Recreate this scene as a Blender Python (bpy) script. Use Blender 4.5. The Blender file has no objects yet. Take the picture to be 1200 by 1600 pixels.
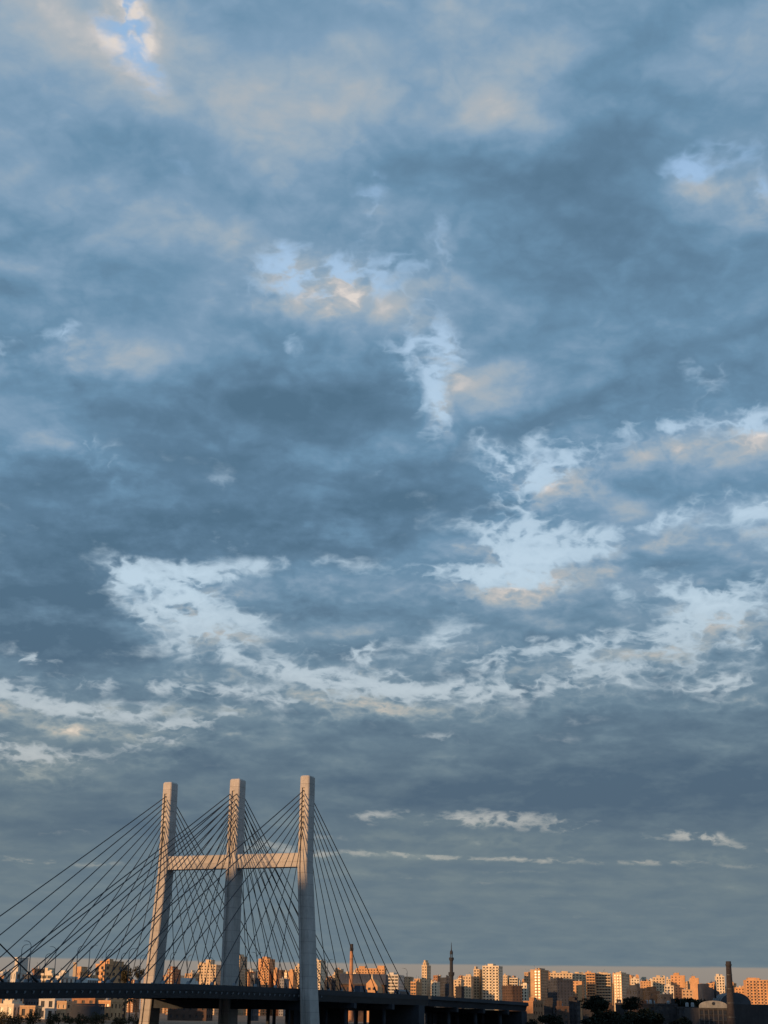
import bpy, bmesh, math, random
from mathutils import Vector, Matrix
rad = math.radians
S = bpy.context.scene
C = S.collection

# ---------------------------------------------------------------- camera
F_PX, PW, PH = 2404.0, 1200, 1600          # focal length in photo pixels, photo size
HORIZON_Y, ROLL = 1582.0, 0.014
PITCH = math.atan((HORIZON_Y - PH / 2) / F_PX)
FW = Vector((0, math.cos(PITCH), math.sin(PITCH)))
UP0 = Vector((0, -math.sin(PITCH), math.cos(PITCH)))
RT0 = Vector((1, 0, 0))
RT = RT0 * math.cos(ROLL) + UP0 * math.sin(ROLL)
UP = UP0 * math.cos(ROLL) - RT0 * math.sin(ROLL)
EYE = 13.0                                   # metres above the river; all z below are above the river
cam_data = bpy.data.cameras.new('camera')
cam = bpy.data.objects.new('camera', cam_data)
C.objects.link(cam)
cam.matrix_world = Matrix(((RT.x, UP.x, -FW.x, 0), (RT.y, UP.y, -FW.y, 0), (RT.z, UP.z, -FW.z, EYE), (0, 0, 0, 1)))
cam_data.sensor_fit = 'HORIZONTAL'
cam_data.sensor_width = 36.0
cam_data.lens = F_PX / PW * 36.0
cam_data.clip_start = 1.0
cam_data.clip_end = 60000.0
S.camera = cam

def ray(px, py):
    return FW + RT * ((px - PW / 2) / F_PX) + UP * ((PH / 2 - py) / F_PX)
def at(px, py, Y):
    """photo pixel -> point at forward distance Y"""
    v = ray(px, py)
    return v * (Y / v.y) + Vector((0, 0, EYE))

# ---------------------------------------------------------------- light
SUN_ELEV, SUN_BEHIND_LEFT = 5.0, 44.0        # degrees; the sun stands behind the camera, to its left
sv = Vector((-math.sin(rad(SUN_BEHIND_LEFT)) * math.cos(rad(SUN_ELEV)),
             -math.cos(rad(SUN_BEHIND_LEFT)) * math.cos(rad(SUN_ELEV)), math.sin(rad(SUN_ELEV))))
sun_data = bpy.data.lights.new('sun', 'SUN')
sun_data.energy = 4.7
sun_data.angle = rad(0.8)
sun_data.color = (1.0, 0.56, 0.245)
sun = bpy.data.objects.new('sun', sun_data)
sun.rotation_euler = sv.to_track_quat('Z', 'Y').to_euler()
sun.location = (0, 0, 300)
C.objects.link(sun)

S.view_settings.view_transform = 'Standard'
S.view_settings.look = 'None'
S.view_settings.exposure = 0.0
S.view_settings.gamma = 1.0

world = bpy.data.worlds.new('World')
S.world = world
world.use_nodes = True
wt = world.node_tree
wt.nodes.clear()

class NT:
    """small helper to wire shader nodes"""
    def __init__(self, tree): self.t = tree
    def n(self, kind, **kw):
        nd = self.t.nodes.new(kind)
        for k, v in kw.items(): setattr(nd, k, v)
        return nd
    def put(self, sock, v):
        if v is None: return
        if isinstance(v, bpy.types.NodeSocket): self.t.links.new(v, sock)
        else: sock.default_value = v
    def m(self, op, a, b=None, c=None, clamp=False):
        nd = self.n('ShaderNodeMath', operation=op, use_clamp=clamp)
        self.put(nd.inputs[0], a); self.put(nd.inputs[1], b); self.put(nd.inputs[2], c)
        return nd.outputs[0]
    def v(self, op, a, b=None, scale=None, c=None):
        nd = self.n('ShaderNodeVectorMath', operation=op)
        self.put(nd.inputs[0], a); self.put(nd.inputs[1], b); self.put(nd.inputs[2], c)
        if scale is not None: self.put(nd.inputs['Scale'], scale)
        return nd.outputs['Value'] if op in ('DOT_PRODUCT', 'LENGTH') else nd.outputs[0]
    def xyz(self, x, y, z=0.0):
        nd = self.n('ShaderNodeCombineXYZ')
        self.put(nd.inputs[0], x); self.put(nd.inputs[1], y); self.put(nd.inputs[2], z)
        return nd.outputs[0]
    def sep(self, v):
        nd = self.n('ShaderNodeSeparateXYZ'); self.put(nd.inputs[0], v)
        return nd.outputs
    def rng(self, v, a, b, c=0.0, d=1.0, kind='SMOOTHSTEP'):
        nd = self.n('ShaderNodeMapRange', interpolation_type=kind)
        self.put(nd.inputs[0], v)
        for i, q in enumerate((a, b, c, d)): self.put(nd.inputs[1 + i], q)
        return nd.outputs[0]
    def noise(self, v, scale, detail=4, rough=0.5, lac=2.0, dist=0.0, color=False, kind='FBM', dims='3D'):
        nd = self.n('ShaderNodeTexNoise', noise_type=kind, normalize=True, noise_dimensions=dims)
        self.put(nd.inputs['Vector'], v)
        nd.inputs['Scale'].default_value = scale; nd.inputs['Detail'].default_value = detail
        nd.inputs['Roughness'].default_value = rough; nd.inputs['Lacunarity'].default_value = lac
        nd.inputs['Distortion'].default_value = dist
        return nd.outputs['Color'] if color else nd.outputs['Fac']
    def ramp(self, v, stops, kind='LINEAR'):
        nd = self.n('ShaderNodeValToRGB'); nd.color_ramp.interpolation = kind
        e = nd.color_ramp.elements
        while len(e) > 1: e.remove(e[-1])
        e[0].position, e[0].color = stops[0][0], (*stops[0][1], 1)
        for p, c in stops[1:]:
            q = e.new(p); q.color = (*c, 1)
        self.put(nd.inputs[0], v)
        return nd.outputs[0]
    def mix(self, f, a, b, blend='MIX'):
        nd = self.n('ShaderNodeMix', data_type='RGBA', blend_type=blend)
        self.put(nd.inputs[0], f)
        for s, v in ((nd.inputs[6], a), (nd.inputs[7], b)):
            if isinstance(v, tuple): v = (*v[:3], 1.0)
            self.put(s, v)
        return nd.outputs[2]

def srgb(h):
    h = h.lstrip('#'); r = [int(h[i:i + 2], 16) / 255 for i in (0, 2, 4)]
    return tuple(x / 12.92 if x <= .04045 else ((x + .055) / 1.055) ** 2.4 for x in r)
# ---------------------------------------------------------------- sky and clouds (directions only: a sky at infinity)
# cloud masses as soft ellipses: photo pixel centre, radii in px, tilt (clockwise, deg), weight
GAPS = [
 (205, 30, 40, 80, -30, .9), (285, 250, 30, 45, 0, .16), (577, 150, 26, 70, 0, .2), (578, 315, 30, 60, 0, .34),
 (505, 432, 95, 36, 4, 1.0), (625, 400, 34, 18, 0, .25), (690, 365, 26, 56, 20, .34), (655, 545, 54, 40, 0, .6),
 (683, 622, 24, 66, 4, .85), (640, 485, 36, 24, 0, .2), (700, 425, 26, 36, 10, .25), (1080, 266, 36, 26, 0, .5), (1145, 232, 70, 34, -20, .28),
 (1196, 300, 22, 36, 0, .6), (30, 542, 72, 20, -14, .42), (112, 522, 24, 24, 0, .4), (215, 520, 50, 22, 0, .3),
 (135, 708, 60, 24, 8, .42), (322, 757, 30, 22, 0, .24), (330, 795, 18, 30, 0, .14), (470, 545, 20, 26, 0, .34), (590, 720, 26, 26, 0, .25),
 (900, 702, 95, 34, -24, .66), (778, 714, 26, 42, -20, .62), (838, 742, 56, 26, 0, .4), (1170, 660, 95, 28, -6, .75),
 (1050, 676, 26, 20, -30, .5), (1110, 572, 36, 36, -30, .36), (1000, 740, 50, 24, 0, .2),
 (820, 850, 95, 60, -18, 1.1), (720, 812, 70, 20, -8, .18), (615, 836, 80, 14, -10, .3), (1020, 812, 120, 20, -16, .5),
 (1168, 800, 60, 28, 0, .6), (262, 928, 90, 46, 12, 1.2), (400, 878, 130, 22, -10, .40), (500, 860, 120, 18, -6, .36),
 (330, 968, 120, 24, 6, .5), (200, 905, 40, 26, 0, .6), (560, 950, 200, 30, 4, .1), (765, 892, 70, 20, -8, .55), (650, 900, 120, 20, 0, .3),
 (1110, 935, 110, 34, -3, .85), (1000, 985, 110, 22, 4, .4), (880, 908, 120, 14, 4, .3), (1160, 1000, 90, 26, 0, .5),
 (740, 1010, 84, 32, 10, .72), (888, 1052, 64, 26, 6, .8), (1010, 1042, 64, 14, 6, .66), (1130, 1070, 74, 16, 6, .6), (960, 1010, 120, 16, 6, .5),
 (562, 1008, 46, 28, 0, .66), (450, 1045, 130, 13, 10, .75), (290, 1072, 90, 15, 6, .8), (90, 1062, 90, 16, -6, .5), (380, 1010, 120, 16, 4, .35),
 (60, 1093, 130, 12, 12, .9), (190, 1112, 140, 12, 4, .75), (40, 1172, 90, 18, 10, 1.0), (640, 1083, 120, 13, 4, .95), (760, 1078, 110, 12, -4, .6),
 (500, 1096, 70, 9, 0, .75), (262, 1143, 84, 12, -16, .75), (46, 1030, 56, 9, 6, .75), (700, 1155, 26, 12, 20, .4), (560, 1060, 90, 12, 0, .5),
 (715, 1283, 44, 9, 2, .95), (598, 1278, 44, 10, 0, .75), (785, 1282, 44, 12, 0, .75), (850, 1288, 60, 14, 0, .5), (900, 1290, 26, 14, 0, .5),
 (1085, 1307, 56, 8, 6, .85), (1140, 1315, 54, 9, 8, .7), (570, 1336, 130, 4, 1, .62), (690, 1340, 70, 4, 2, .55), (790, 1342, 50, 3, 2, .5), (860, 1344, 70, 4, 2, .55), (1010, 1348, 90, 4, 2, .6),
 (400, 1325, 90, 12, 0, .6), (130, 1300, 110, 8, 4, .3), (30, 1345, 90, 5, 3, .5), (165, 1350, 60, 5, 0, .5), (50, 1393, 110, 5, 3, .4), (1180, 1355, 120, 5, 0, .4),
 (740, 1380, 60, 4, 0, .4), (850, 1398, 60, 4, 0, .35), (560, 1390, 120, 4, 0, .3), (950, 1433, 110, 5, 4, .35), (1120, 1460, 90, 4, 0, .3), (675, 1427, 70, 4, 0, .22),
 (560, 812, 150, 40, 4, -.4), (80, 960, 110, 60, 0, -.45), (330, 846, 200, 26, -4, -.35), (200, 800, 200, 60, 0, -.2), (420, 930, 70, 24, 0, -.3), (600, 965, 150, 36, 4, -.35), (880, 965, 150, 26, 4, -.35), (480, 925, 60, 14, 6, -.25), (1000, 880, 120, 20, -6, -.3), (690, 925, 120, 20, 0, -.25), (230, 985, 60, 12, 0, -.3), (960, 770, 90, 24, 0, -.3), (1000, 1388, 120, 4, 0, .25), (60, 1440, 120, 5, 0, .2), (500, 1310, 60, 6, 0, .4), (800, 1362, 160, 4, 1, .3), (1090, 1420, 120, 4, 2, .3), (620, 1372, 120, 3, 0, .3), (250, 1380, 140, 4, 2, .3), (880, 1480, 140, 3, 0, .2)]
TONES = [
 (105, 62, 120, 80, 10, .42), (95, 20, 90, 44, 20, .28), (232, 74, 44, 30, 20, .34), (340, 130, 170, 76, 14, .30), (440, 150, 150, 110, 0, .20), (560, 110, 60, 90, 0, .2),
 (640, 40, 160, 60, 0, .14), (772, 180, 120, 64, -8, .36), (765, 188, 60, 36, 0, .16), (42, 270, 84, 64, 10, .30), (200, 340, 130, 90, 20, .22),
 (395, 390, 100, 34, 8, .34), (570, 482, 90, 36, 22, .46), (222, 562, 120, 40, 0, .5), (240, 575, 70, 24, 0, .16), (34, 652, 100, 54, 14, .34), (330, 468, 70, 60, 0, .22),
 (740, 622, 66, 42, 0, .55), (700, 452, 80, 50, 0, .2), (800, 560, 170, 56, 0, .16), (1100, 300, 80, 32, 10, .3), (1140, 345, 100, 56, 0, .18), (680, 300, 60, 60, 0, .2),
 (1130, 700, 120, 40, 0, .26), (870, 755, 46, 16, 4, .5), (960, 790, 44, 24, 20, .46), (1150, 680, 50, 14, 12, .3), (480, 790, 90, 34, 0, .18), (260, 680, 130, 40, 0, .1),
 (1170, 60, 90, 80, 0, .12), (820, 80, 120, 60, 0, .12), (600, 720, 80, 40, 0, .14), (1060, 820, 90, 24, -10, .2), (1110, 962, 70, 14, 0, .3), (900, 915, 140, 16, 4, .34), (650, 980, 200, 30, 4, .1),
 (120, 1165, 110, 60, 0, .14), (180, 1110, 150, 14, 6, .3), (420, 990, 130, 14, 6, .24), (330, 975, 60, 10, 0, .2), (520, 1055, 120, 12, 8, .2), (985, 1018, 120, 12, 6, .3),
 (700, 1190, 90, 34, 0, .08), (620, 1120, 200, 30, 4, .05), (60, 1175, 60, 12, 10, .3), (620, 1086, 80, 8, 3, .3), (715, 1284, 40, 8, 0, .3), (600, 1338, 100, 5, 1, .3),
 # darker, thicker masses
 (800, 274, 190, 40, 2, -.40), (205, 228, 120, 70, -20, -.20), (640, 246, 90, 30, 0, -.2), (1010, 70, 150, 60, -20, -.22), (930, 360, 240, 60, 4, -.26), (1010, 470, 280, 130, 0, -.20),
 (350, 655, 260, 80, 6, -.38), (330, 612, 180, 36, 0, -.18), (510, 806, 190, 44, 4, -.55), (90, 955, 150, 70, -8, -.55), (110, 850, 240, 80, 0, -.34), (620, 590, 90, 70, 0, -.26), (440, 600, 120, 50, 0, -.15),
 (700, 762, 140, 36, 0, -.32), (110, 735, 150, 40, 0, -.3), (1100, 1235, 320, 56, 0, -.36), (880, 1235, 260, 40, 0, -.24), (680, 1240, 170, 34, 0, -.18), (150, 1292, 120, 22, 0, -.3), (290, 1182, 56, 30, 20, -.24),
 (60, 562, 110, 34, 0, -.24), (860, 640, 190, 44, 0, -.14), (950, 220, 90, 60, -30, -.2), (480, 690, 160, 50, 0, -.12), (820, 1140, 260, 36, 4, -.1), (1090, 600, 120, 50, 0, -.16), (150, 1040, 160, 30, 0, -.1),
 (400, 1100, 160, 24, 0, -.1), (1040, 1100, 200, 40, 0, -.12), (700, 1050, 90, 30, 0, -.1), (430, 1010, 120, 16, 6, -.14), (300, 790, 120, 40, 0, -.12), (240, 1250, 160, 30, 0, -.12), (70, 400, 150, 80, 0, -.16), (330, 440, 150, 40, 0, -.1)]

def azel(px, py):
    d = ray(px, py).normalized()
    return math.degrees(math.atan2(d.x, d.y)), math.degrees(math.asin(d.z))

def density_group(name, with_tone):
    """cloud cover (and tone) for a direction: hand-set masses, broken up by turbulence"""
    g = bpy.data.node_groups.new(name, 'ShaderNodeTree')
    g.interface.new_socket('Dir', in_out='INPUT', socket_type='NodeSocketVector')
    for s in ('Cover', 'Tone', 'Fine'):
        g.interface.new_socket(s, in_out='OUTPUT', socket_type='NodeSocketFloat')
    T = NT(g)
    gi, go = T.n('NodeGroupInput'), T.n('NodeGroupOutput')
    d = T.v('NORMALIZE', gi.outputs[0])
    x, y, z = T.sep(d)
    deg = 180 / math.pi
    az = T.m('MULTIPLY', T.m('ARCTAN2', x, y), deg)
    el = T.m('MULTIPLY', T.m('ARCSINE', z), deg)
    zz = T.m('ADD', T.m('MAXIMUM', z, 0.0), 0.14)
    K = T.v('SCALE', T.xyz(x, y, 0.0), scale=T.m('DIVIDE', 1.0, zz))       # on a cloud layer overhead
    K2 = T.v('SCALE', T.xyz(x, y, 0.0), scale=T.m('DIVIDE', 1.0, T.m('ADD', T.m('MAXIMUM', z, 0.0), 0.36)))     # rounder, for single puffs
    # wind the masses' outlines
    w1 = T.v('SUBTRACT', T.noise(K, 3.2, 4, .58, color=True, dims='2D'), (.5, .5, .5))
    w2 = T.v('SUBTRACT', T.noise(T.v('ADD', K2, (7.3, 2.1, 4.0)), 19.0, 4, .52, color=True, dims='2D'), (.5, .5, .5))
    # outlines wander less up and down near the horizon, where the layer is seen edge on
    flat = T.m('MULTIPLY_ADD', zz, 1.5, -.17)
    w = T.v('ADD', T.v('SCALE', w1, scale=WARP[0]), T.v('SCALE', w2, scale=WARP[1]))
    wx, wy, _ = T.sep(w)
    qx, qy = T.m('ADD', az, wx), T.m('MULTIPLY_ADD', wy, flat, el)
    # the same coordinates, level and tilted either way, so each mass only needs a scale and an offset
    turned = {}
    for rot in (0, 12, -18):
        c, s_ = math.cos(rad(rot)), math.sin(rad(rot))
        turned[rot] = T.xyz(T.m('MULTIPLY_ADD', qx, c, T.m('MULTIPLY', qy, -s_)), T.m('MULTIPLY_ADD', qx, s_, T.m('MULTIPLY', qy, c)), 0.0)
    n1 = T.noise(K, 6.5, 6, .50, dist=.2, dims='2D')
    # billows: rounded swellings parted by creases
    wob = T.v('ADD', K2, T.v('SCALE', w2, scale=.028))
    bA = T.m('ABSOLUTE', T.m('SUBTRACT', T.noise(T.v('ADD', wob, (1.7, 5.1, 8.0)), 13.0, 2, .45, dims='2D'), .5))
    bB = T.m('ABSOLUTE', T.m('SUBTRACT', T.noise(T.v('ADD', wob, (6.1, .4, 8.0)), 34.0, 3, .5, dims='2D'), .5))
    bil = T.m('MULTIPLY_ADD', bA, 2.3, T.m('MULTIPLY', bB, 2.0))
    n3 = T.noise(T.v('ADD', K2, (4.4, 8.7, 2.0)), 70.0, 3, .55, dims='2D')
    big = T.noise(T.v('ADD', K, (3.1, 9.2, 0)), 1.5, 3, .5, dims='2D')
    def total(items):
        acc = 0.0
        for (px, py, rx, ry, rot, wgt) in items:
            a0, e0 = azel(px, py)
            a1, _ = azel(px + rx, py); _, e1 = azel(px, py - ry)
            sx, sy = 1 / max(a1 - a0, .05), 1 / max(e1 - e0, .05)
            rot = min(turned, key=lambda k: abs(k - rot))
            c, s_ = math.cos(rad(rot)), math.sin(rad(rot))
            ca, ce = a0 * c - e0 * s_, a0 * s_ + e0 * c
            p = T.v('MULTIPLY_ADD', turned[rot], (sx, sy, 0.0), c=(-ca * sx, -ce * sy, 0.0))
            acc = T.m('MULTIPLY_ADD', T.m('POWER', .45, T.v('DOT_PRODUCT', p, p)), wgt, acc)
        return acc
    gaps = total([(a, b, c, e, f, w * (.70 if 790 < b < 1120 and w > 0 else .74 if b > 1250 else .95)) for a, b, c, e, f, w in GAPS])
    # beyond the frame the same broken cloud goes on
    inside = T.m('MULTIPLY', T.rng(T.m('ABSOLUTE', az), 14.5, 24.0, 1.0, 0.0), T.rng(el, 36.0, 44.0, 1.0, 0.0))
    far_gap = T.rng(big, .52, .70, 0.0, 1.0)
    gaps = T.m('MULTIPLY', gaps, T.rng(T.m('MULTIPLY_ADD', bil, -.5, T.m('MULTIPLY_ADD', n3, .6, .45)), .35, .75, .40, 1.2))      # shreds of cloud left in the gaps
    gaps = T.m('MULTIPLY_ADD', far_gap, T.m('SUBTRACT', 1.0, inside), gaps)
    # crisp shreds and billows round the gaps, soft sheets elsewhere
    edge = T.rng(gaps, .02, .35, .42, 1.0)
    detail = T.m('ADD', T.m('MULTIPLY', T.m('SUBTRACT', bil, .36), .31), T.m('MULTIPLY', T.m('SUBTRACT', n3, .5), .15))
    fine = T.m('MULTIPLY_ADD', detail, edge, T.m('MULTIPLY_ADD', T.m('SUBTRACT', n1, .5), .60, .5))
    # broken into puffs half way up, smooth sheets near the horizon, soft overhead
    e40 = T.m('DIVIDE', el, 40.0)
    amp = T.ramp(e40, [(0.0, (.04,)*3), (.10, (.18,)*3), (.20, (.5,)*3), (.29, (.95,)*3), (.40, (1.0,)*3), (.50, (.66,)*3), (.7, (.55,)*3), (1.0, (.5,)*3)])
    bias = T.ramp(e40, [(0.0, (.74,)*3), (.22, (.70,)*3), (.29, (.54,)*3), (.42, (.50,)*3), (.50, (.70,)*3), (1.0, (.74,)*3)])
    cover = T.m('SUBTRACT', T.m('MULTIPLY_ADD', T.m('SUBTRACT', fine, .5), T.m('MULTIPLY', amp, 2.9), bias), T.m('MINIMUM', gaps, 1.25))
    T.put(go.inputs['Cover'], cover); T.put(go.inputs['Fine'], fine)
    if with_tone:
        mott = T.m('MULTIPLY_ADD', T.m('SUBTRACT', n1, .5), .85, T.m('MULTIPLY', T.m('SUBTRACT', bil, .36), .17))
        T.put(go.inputs['Tone'], T.m('MULTIPLY_ADD', mott, T.rng(el, 1.0, 12.0, .40, 1.0), total([t[:5] + (t[5] * (1.05 if t[5] < 0 else 1.1),) for t in TONES])))
    return g

WARP = (1.8, 1.7)
def build_sky():
    T = NT(wt)
    tc = T.n('ShaderNodeTexCoord')
    d = T.v('NORMALIZE', tc.outputs['Generated'])
    x, y, z = T.sep(d)
    def field(v, grp):
        nd = T.n('ShaderNodeGroup'); nd.node_tree = grp; T.put(nd.inputs[0], v)
        return nd.outputs
    A = field(d, density_group('cloud_field', True))
    B = field(T.v('ADD', d, (-.003, 0.0, .013)), density_group('cloud_cover', False))     # a step up, towards the light
    el = T.m('MULTIPLY', T.m('ARCSINE', z), 180 / math.pi)
    e50 = T.m('DIVIDE', el, 50.0)
    # clear sky: Nishita, seen through thin high haze
    ns = T.n('ShaderNodeTexSky', sky_type='NISHITA', sun_disc=False)
    ns.sun_elevation = rad(SUN_ELEV); ns.sun_rotation = math.atan2(sv.x, sv.y)
    ns.air_density = 1.0; ns.dust_density = 1.5; ns.ozone_density = 2.0
    veil = T.ramp(e50, [(0.0, srgb('#938981')), (.034, srgb('#9b938b')), (.10, srgb('#b9b6ae')), (.30, srgb('#c6dcec')), (.44, srgb('#bfd9f0')), (.60, srgb('#aaccf0')), (.80, srgb('#84b2e0')), (1.0, srgb('#74a4d6'))])
    clear = T.mix(.9, T.mix(1.0, ns.outputs[0], (.05, .05, .05), 'MULTIPLY'), veil)
    # cloud brightness: tone plus relief (faces turned to the light against their far sides)
    relief = T.m('SUBTRACT', A['Cover'], B['Cover'])
    thick = T.rng(A['Cover'], .0, .8)
    base = T.ramp(e50, [(0.0, (.31,)*3), (.08, (.31,)*3), (.16, (.25,)*3), (.25, (.27,)*3), (.34, (.34,)*3), (.40, (.36,)*3), (.60, (.42,)*3), (1.0, (.48,)*3)])
    s = T.m('MULTIPLY_ADD', A['Tone'], .55, base)
    s = T.m('MULTIPLY_ADD', relief, T.rng(el, 2.0, 11.0, .10, .30), s)
    s = T.m('ADD', s, T.rng(thick, 0.0, 1.0, .20, 0.0))
    col = T.ramp(s, [(0.0, srgb('#527189')), (.18, srgb('#5e7e98')), (.36, srgb('#6b8fab')), (.52, srgb('#809eb8')), (.66, srgb('#97abbc')), (.80, srgb('#acb4bb')), (.92, srgb('#c6c4c4')), (1.0, srgb('#ddd5cf'))])
    # low cloud is greyer, seen through more air
    low = T.ramp(s, [(0.0, srgb('#526678')), (.25, srgb('#657783')), (.45, srgb('#75848a')), (.65, srgb('#98a09d')), (.85, srgb('#c4bcae')), (1.0, srgb('#ead9c4'))])
    col = T.mix(T.rng(el, 5.0, 19.0, 1.0, 0.0), col, low)
    alpha = T.m('MULTIPLY_ADD', T.rng(A['Cover'], -.20, .50), .80, T.m('MULTIPLY', T.rng(A['Cover'], -.8, .1), .20))
    # the layer ends in a level edge a little above the horizon
    alpha = T.m('MULTIPLY', alpha, T.rng(T.m('MULTIPLY_ADD', A['Fine'], .10, el), 1.66, 1.76))
    full = T.mix(alpha, clear, col)
    # below the horizon: dull ground light
    full = T.mix(T.rng(z, -.04, -.002), (.03, .03, .033), full)
    bg = T.n('ShaderNodeBackground')
    T.put(bg.inputs[0], T.mix(1.0, full, (10.0, 10.0, 10.0), 'MULTIPLY'))
    bg.inputs[1].default_value = 0.1
    out = T.n('ShaderNodeOutputWorld')
    wt.links.new(bg.outputs[0], out.inputs[0])
build_sky()
world.cycles.sampling_method = 'MANUAL'
world.cycles.sample_map_resolution = 512
S.cycles.use_adaptive_sampling = True
S.cycles.adaptive_threshold = 0.01
S.cycles.adaptive_min_samples = 8
# ---------------------------------------------------------------- materials
MATS = {}
def mat(name, color, rough=.85, var=.18, scale=.35, spec=.25, metal=0.0, bump=0.0, grime=0.0, lifts=0.0):
    """procedural surface: base colour broken up by two noises, optional streaky grime and fine relief"""
    if name in MATS: return MATS[name]
    m = bpy.data.materials.new(name); m.use_nodes = True
    t = m.node_tree; T = NT(t); b = t.nodes['Principled BSDF']
    tc = T.n('ShaderNodeTexCoord')
    p = tc.outputs['Object']
    n1 = T.noise(p, scale, 5, .6)
    n2 = T.noise(p, scale * 7, 4, .6)
    f = T.m('MULTIPLY_ADD', n1, .65, T.m('MULTIPLY', n2, .35))
    lo = tuple(c * (1 - var * 1.6) for c in color); hi = tuple(min(c * (1 + var * 1.6), .95) for c in color)
    col = T.mix(T.rng(f, .3, .7), lo, hi)
    if grime:
        st = T.noise(T.v('MULTIPLY', p, (1.4, 1.4, .06)), 1.2, 5, .65)
        col = T.mix(T.m('MULTIPLY', T.rng(st, .48, .75), grime), col, tuple(c * .45 for c in color))
    if lifts:                                           # joints between concrete pours, each pour a shade apart
        zz = T.m('DIVIDE', T.sep(p)[2], lifts)
        ln = T.m('LESS_THAN', T.m('FRACT', zz), .045)
        wn = T.n('ShaderNodeTexWhiteNoise', noise_dimensions='1D'); T.put(wn.inputs['W'], T.m('FLOOR', zz))
        col = T.mix(T.m('MULTIPLY', wn.outputs['Value'], .30), col, tuple(c * .62 for c in color))
        col = T.mix(T.m('MULTIPLY', ln, .55), col, tuple(c * .4 for c in color))
    T.put(b.inputs['Base Color'], col)
    b.inputs['Roughness'].default_value = rough
    b.inputs['Metallic'].default_value = metal
    b.inputs['Specular IOR Level'].default_value = spec
    if bump:
        bn = T.n('ShaderNodeBump'); bn.inputs['Strength'].default_value = bump; bn.inputs['Distance'].default_value = .05
        T.put(bn.inputs['Height'], n2); T.put(b.inputs['Normal'], bn.outputs[0])
    MATS[name] = m
    return m

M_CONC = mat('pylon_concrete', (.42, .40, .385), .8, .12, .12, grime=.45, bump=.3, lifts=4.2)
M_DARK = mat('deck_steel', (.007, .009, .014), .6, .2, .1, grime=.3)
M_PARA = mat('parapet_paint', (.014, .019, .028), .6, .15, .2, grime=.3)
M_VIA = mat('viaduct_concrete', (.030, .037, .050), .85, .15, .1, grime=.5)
M_ASPH = mat('asphalt', (.045, .045, .048), .9, .2, .3)
M_CABLE = mat('cable_sheath', (.018, .022, .030), .45, .1, .5)
M_ANCH = mat('anchor_box_paint', (.17, .19, .22), .6, .1, .5)
M_POLE = mat('galvanised_pole', (.09, .10, .11), .5, .1, 1.0, metal=.3)
M_GLASS = mat('window_glass', (.035, .040, .050), .18, .3, .6, spec=.6)
M_ROOF = mat('roof_screed', (.30, .25, .20), .95, .2, .3)
M_TANK = mat('water_tank', (.30, .31, .33), .6, .1, .8)
WALLS = {
 'cream': mat('cream_render', (.62, .47, .31), .9, .14, .10, grime=.35),
 'pale': mat('pale_render', (.70, .59, .44), .9, .12, .10, grime=.3),
 'white': mat('white_render', (.60, .55, .48), .85, .08, .10, grime=.25),
 'tan': mat('tan_render', (.52, .34, .20), .9, .16, .10, grime=.35),
 'brick': mat('red_brick_wall', (.38, .20, .11), .95, .16, .2, grime=.3),
 'orange': mat('ochre_render', (.58, .33, .17), .9, .14, .1, grime=.3),
 'grey': mat('grey_render', (.26, .25, .25), .9, .14, .1, grime=.4),
 'dim': mat('shade_and_soot_render', (.045, .042, .046), .95, .2, .1, grime=.4),  # shade put into the colour of the foreground walls; soot on the chimney tip
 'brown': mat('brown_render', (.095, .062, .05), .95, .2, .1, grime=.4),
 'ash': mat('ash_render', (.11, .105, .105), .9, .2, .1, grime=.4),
 'slate': mat('slate_and_shade_cladding', (.055, .06, .075), .6, .2, .1, grime=.2)}  # real slate tone, also painted shade on some blocks and houses

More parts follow.
